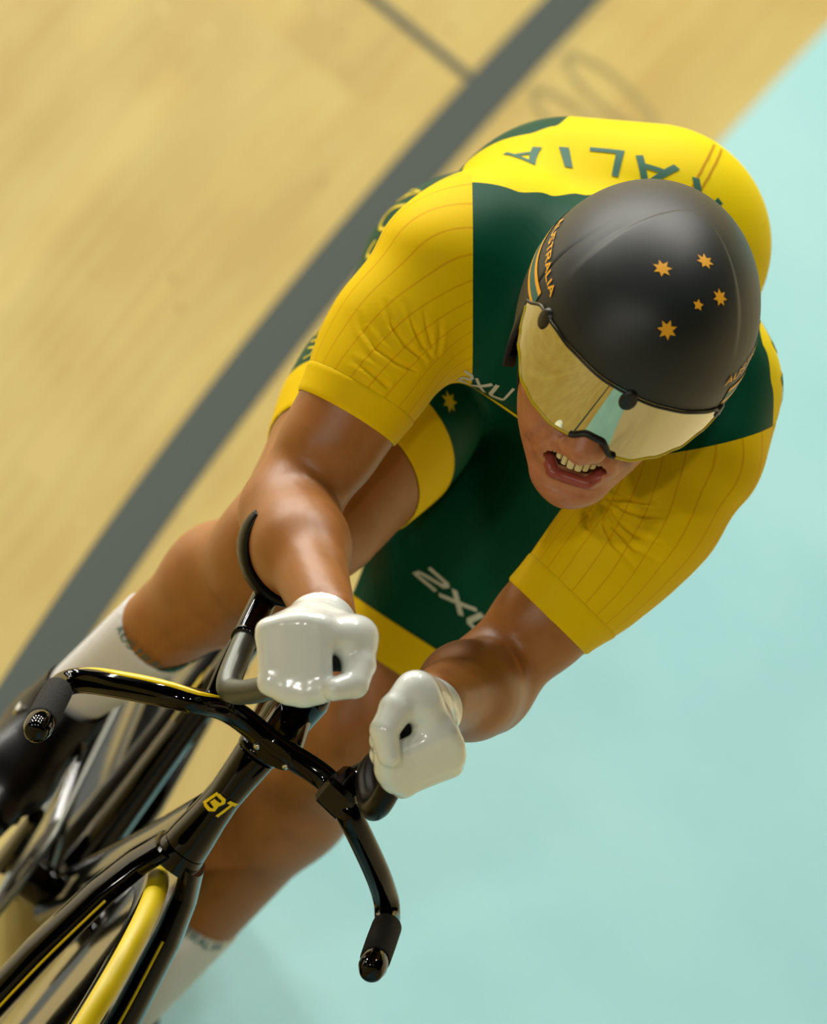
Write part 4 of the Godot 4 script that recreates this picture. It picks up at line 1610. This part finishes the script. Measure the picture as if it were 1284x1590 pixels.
func build_arena() -> void:
	var fl := Node3D.new()
	fl.name = "floor"
	add_child(fl)
	fl.set_meta("kind", "structure")
	fl.set_meta("label", "banked pine track with a black measuring line above a pale blue band")
	part("track_boards", band(-0.14, 6.0, -1.5, 1.5, 420, 0.0, 24, Vector2(1.0, 2.0)), M.wood, fl, "pale pine boards")
	part("blue_band", band(-1.25, -0.14, -1.5, 1.5, 420, 0.0, 6, Vector2(1.5, 1.5)), M.blue, fl, "pale blue painted band")
	part("measuring_line", band(0.103, 0.160, -1.5, 1.5, 420, 0.0012), M.line, fl, "dark measuring line")
	part("cross_line", strip_on_track([Vector2(0.158, -2.20), Vector2(0.6, -2.19), Vector2(2.0, -2.16)], 0.02, 0.0012), M.line, fl, "thin dark line across the boards")
	# worn painted numeral between the line and the blue
	for q in [[0.085, -2.27, 0.0], [0.085, -2.38, 0.0]]:
		var lo := []
		for k in 25:
			var a := TAU * k / 24.0
			lo.append(Vector2(q[0] - 0.075 + cos(a) * 0.075, q[1] + sin(a) * 0.035))
		part("track_numeral", strip_on_track(lo, 0.014, 0.0012), M.mark, fl, "worn grey painted numeral")
	# flat infield inside the bend
	var edge_y := cone(-1.25, 0.0).y
	var v := PackedVector3Array([Vector3(BEND, edge_y, 0)])
	var idx := PackedInt32Array()
	for k in 97:
		var al := lerpf(-1.5, 1.5, k / 96.0)
		v.append(cone(-1.25, al))
	for k in 96:
		idx.append_array(PackedInt32Array([0, k + 2, k + 1]))
	part("infield", am_auto(v, idx, PackedVector2Array(), Vector3(13, -40, 0)), M.infield, fl, "beige infield floor")
	part("infield_slab", box(Vector3(60, 0.3, 60), Vector3(13, edge_y - 0.17, 0)), M.infield, fl)
	# hall
	var hall := {"ceiling": [Vector3(60, 0.4, 60), Vector3(13, 15.2, 0)], "wall_left": [Vector3(0.4, 17, 60), Vector3(-14, 7, 0)], "wall_right": [Vector3(0.4, 17, 60), Vector3(40, 7, 0)], "wall_back": [Vector3(60, 17, 0.4), Vector3(13, 7, -27)], "wall_front": [Vector3(60, 17, 0.4), Vector3(13, 7, 27)]}
	for k in hall:
		var w := MeshInstance3D.new()
		w.name = k
		w.mesh = box(hall[k][0], hall[k][1])
		w.material_override = M.hall
		add_child(w)
		w.set_meta("kind", "structure")
		w.set_meta("label", "dim grey velodrome hall " + ("ceiling" if k == "ceiling" else "wall"))

func build_lamps() -> void:
	# rows of floodlights under the roof
	var n := 0
	for row in LAMP_ROWS:
		for i in row[3]:
			var at: Vector3 = row[0] + row[1] * float(i)
			var nm := "floodlight"
			var t := thing(nm, "white arena floodlight hung under the hall ceiling", "floodlight", Transform3D(Basis.IDENTITY, at), "arena floodlights")
			part("housing", box(Vector3(row[2] + 0.1, 0.2, row[2] + 0.1), Vector3(0, 0.12, 0), Basis.IDENTITY, 0.02), M.housing, t)
			part("hanger", sweep([Vector3(0, 0.2, 0), Vector3(0, 15.0 - at.y, 0)], [0.03], 8), M.housing, t)
			var gl := std(Color(1, 1, 1), 0.5)
			gl.emission_enabled = true
			gl.emission = Color(1.0, 0.985, 0.945)
			gl.emission_energy_multiplier = 6.0
			part("lamp_glass", box(Vector3(row[2], 0.02, row[2]), Vector3(0, 0.01, 0)), gl, t)
			var l := AreaLight3D.new()
			l.name = "light"
			t.add_child(l)
			l.position = Vector3(0, -0.03, 0)
			l.rotation_degrees = Vector3(-90, 0, 0)
			l.area_size = Vector2(row[2], row[2])
			l.light_color = Color(1.0, 0.985, 0.945)
			l.light_energy = LAMP_ENERGY
			l.area_range = 60.0
			l.shadow_enabled = true

# [first lamp, step, side, how many]
const LAMP_ROWS := [[Vector3(-9.0, 11.0, -7.0), Vector3(4.0, 0, 0), 0.8, 5], [Vector3(-9.0, 11.5, -11.0), Vector3(4.0, 0, 0), 0.8, 5], [Vector3(-9.0, 11.5, -15.5), Vector3(4.0, 0, 0), 0.8, 5], [Vector3(-6.0, 11.5, 13.0), Vector3(6.0, 0, 0), 0.8, 3]]
const LAMP_ENERGY := 42.0

func _ready():
	BANK = Transform3D(Basis(Vector3(0, 0, 1), -deg_to_rad(BANK_DEG)), Vector3.ZERO)
	var cam := Camera3D.new()
	cam.name = "camera"
	add_child(cam)
	cam.fov = 7.108
	cam.near = 0.1
	cam.far = 200.0
	cam.transform = BANK * Transform3D(Basis(Vector3(0.8058, 0.5452, -0.2311), Vector3(-0.5829, 0.6614, -0.472), Vector3(-0.1045, 0.515, 0.8508)).orthonormalized(), Vector3(-0.8619, 5.2134, 7.1679))
	cam.current = true
	var lens := CameraAttributesPhysical.new()
	lens.frustum_focal_length = 193.2
	lens.frustum_focus_distance = 7.98
	lens.exposure_aperture = 2.8
	cam.attributes = lens
	var we := WorldEnvironment.new()
	we.name = "environment"
	var env := Environment.new()
	env.background_mode = Environment.BG_COLOR
	env.background_color = Color(0.02, 0.02, 0.02)
	env.tonemap_mode = Environment.TONE_MAPPER_LINEAR
	env.tonemap_exposure = 1.0
	env.sdfgi_enabled = true
	env.ssao_enabled = true
	env.ssil_enabled = true
	we.environment = env
	add_child(we)
	FACE = HEAD * Transform3D(Basis.IDENTITY, Vector3(-0.006, -0.061, 0)) * Transform3D(Basis(Vector3(0, 0, 1), deg_to_rad(10.0)), Vector3.ZERO) * Transform3D(Basis.IDENTITY, Vector3(0, 0.06, 0))
	make_materials()
	build_arena()
	build_lamps()
	build_bicycle()
	build_person()
	build_helmet()
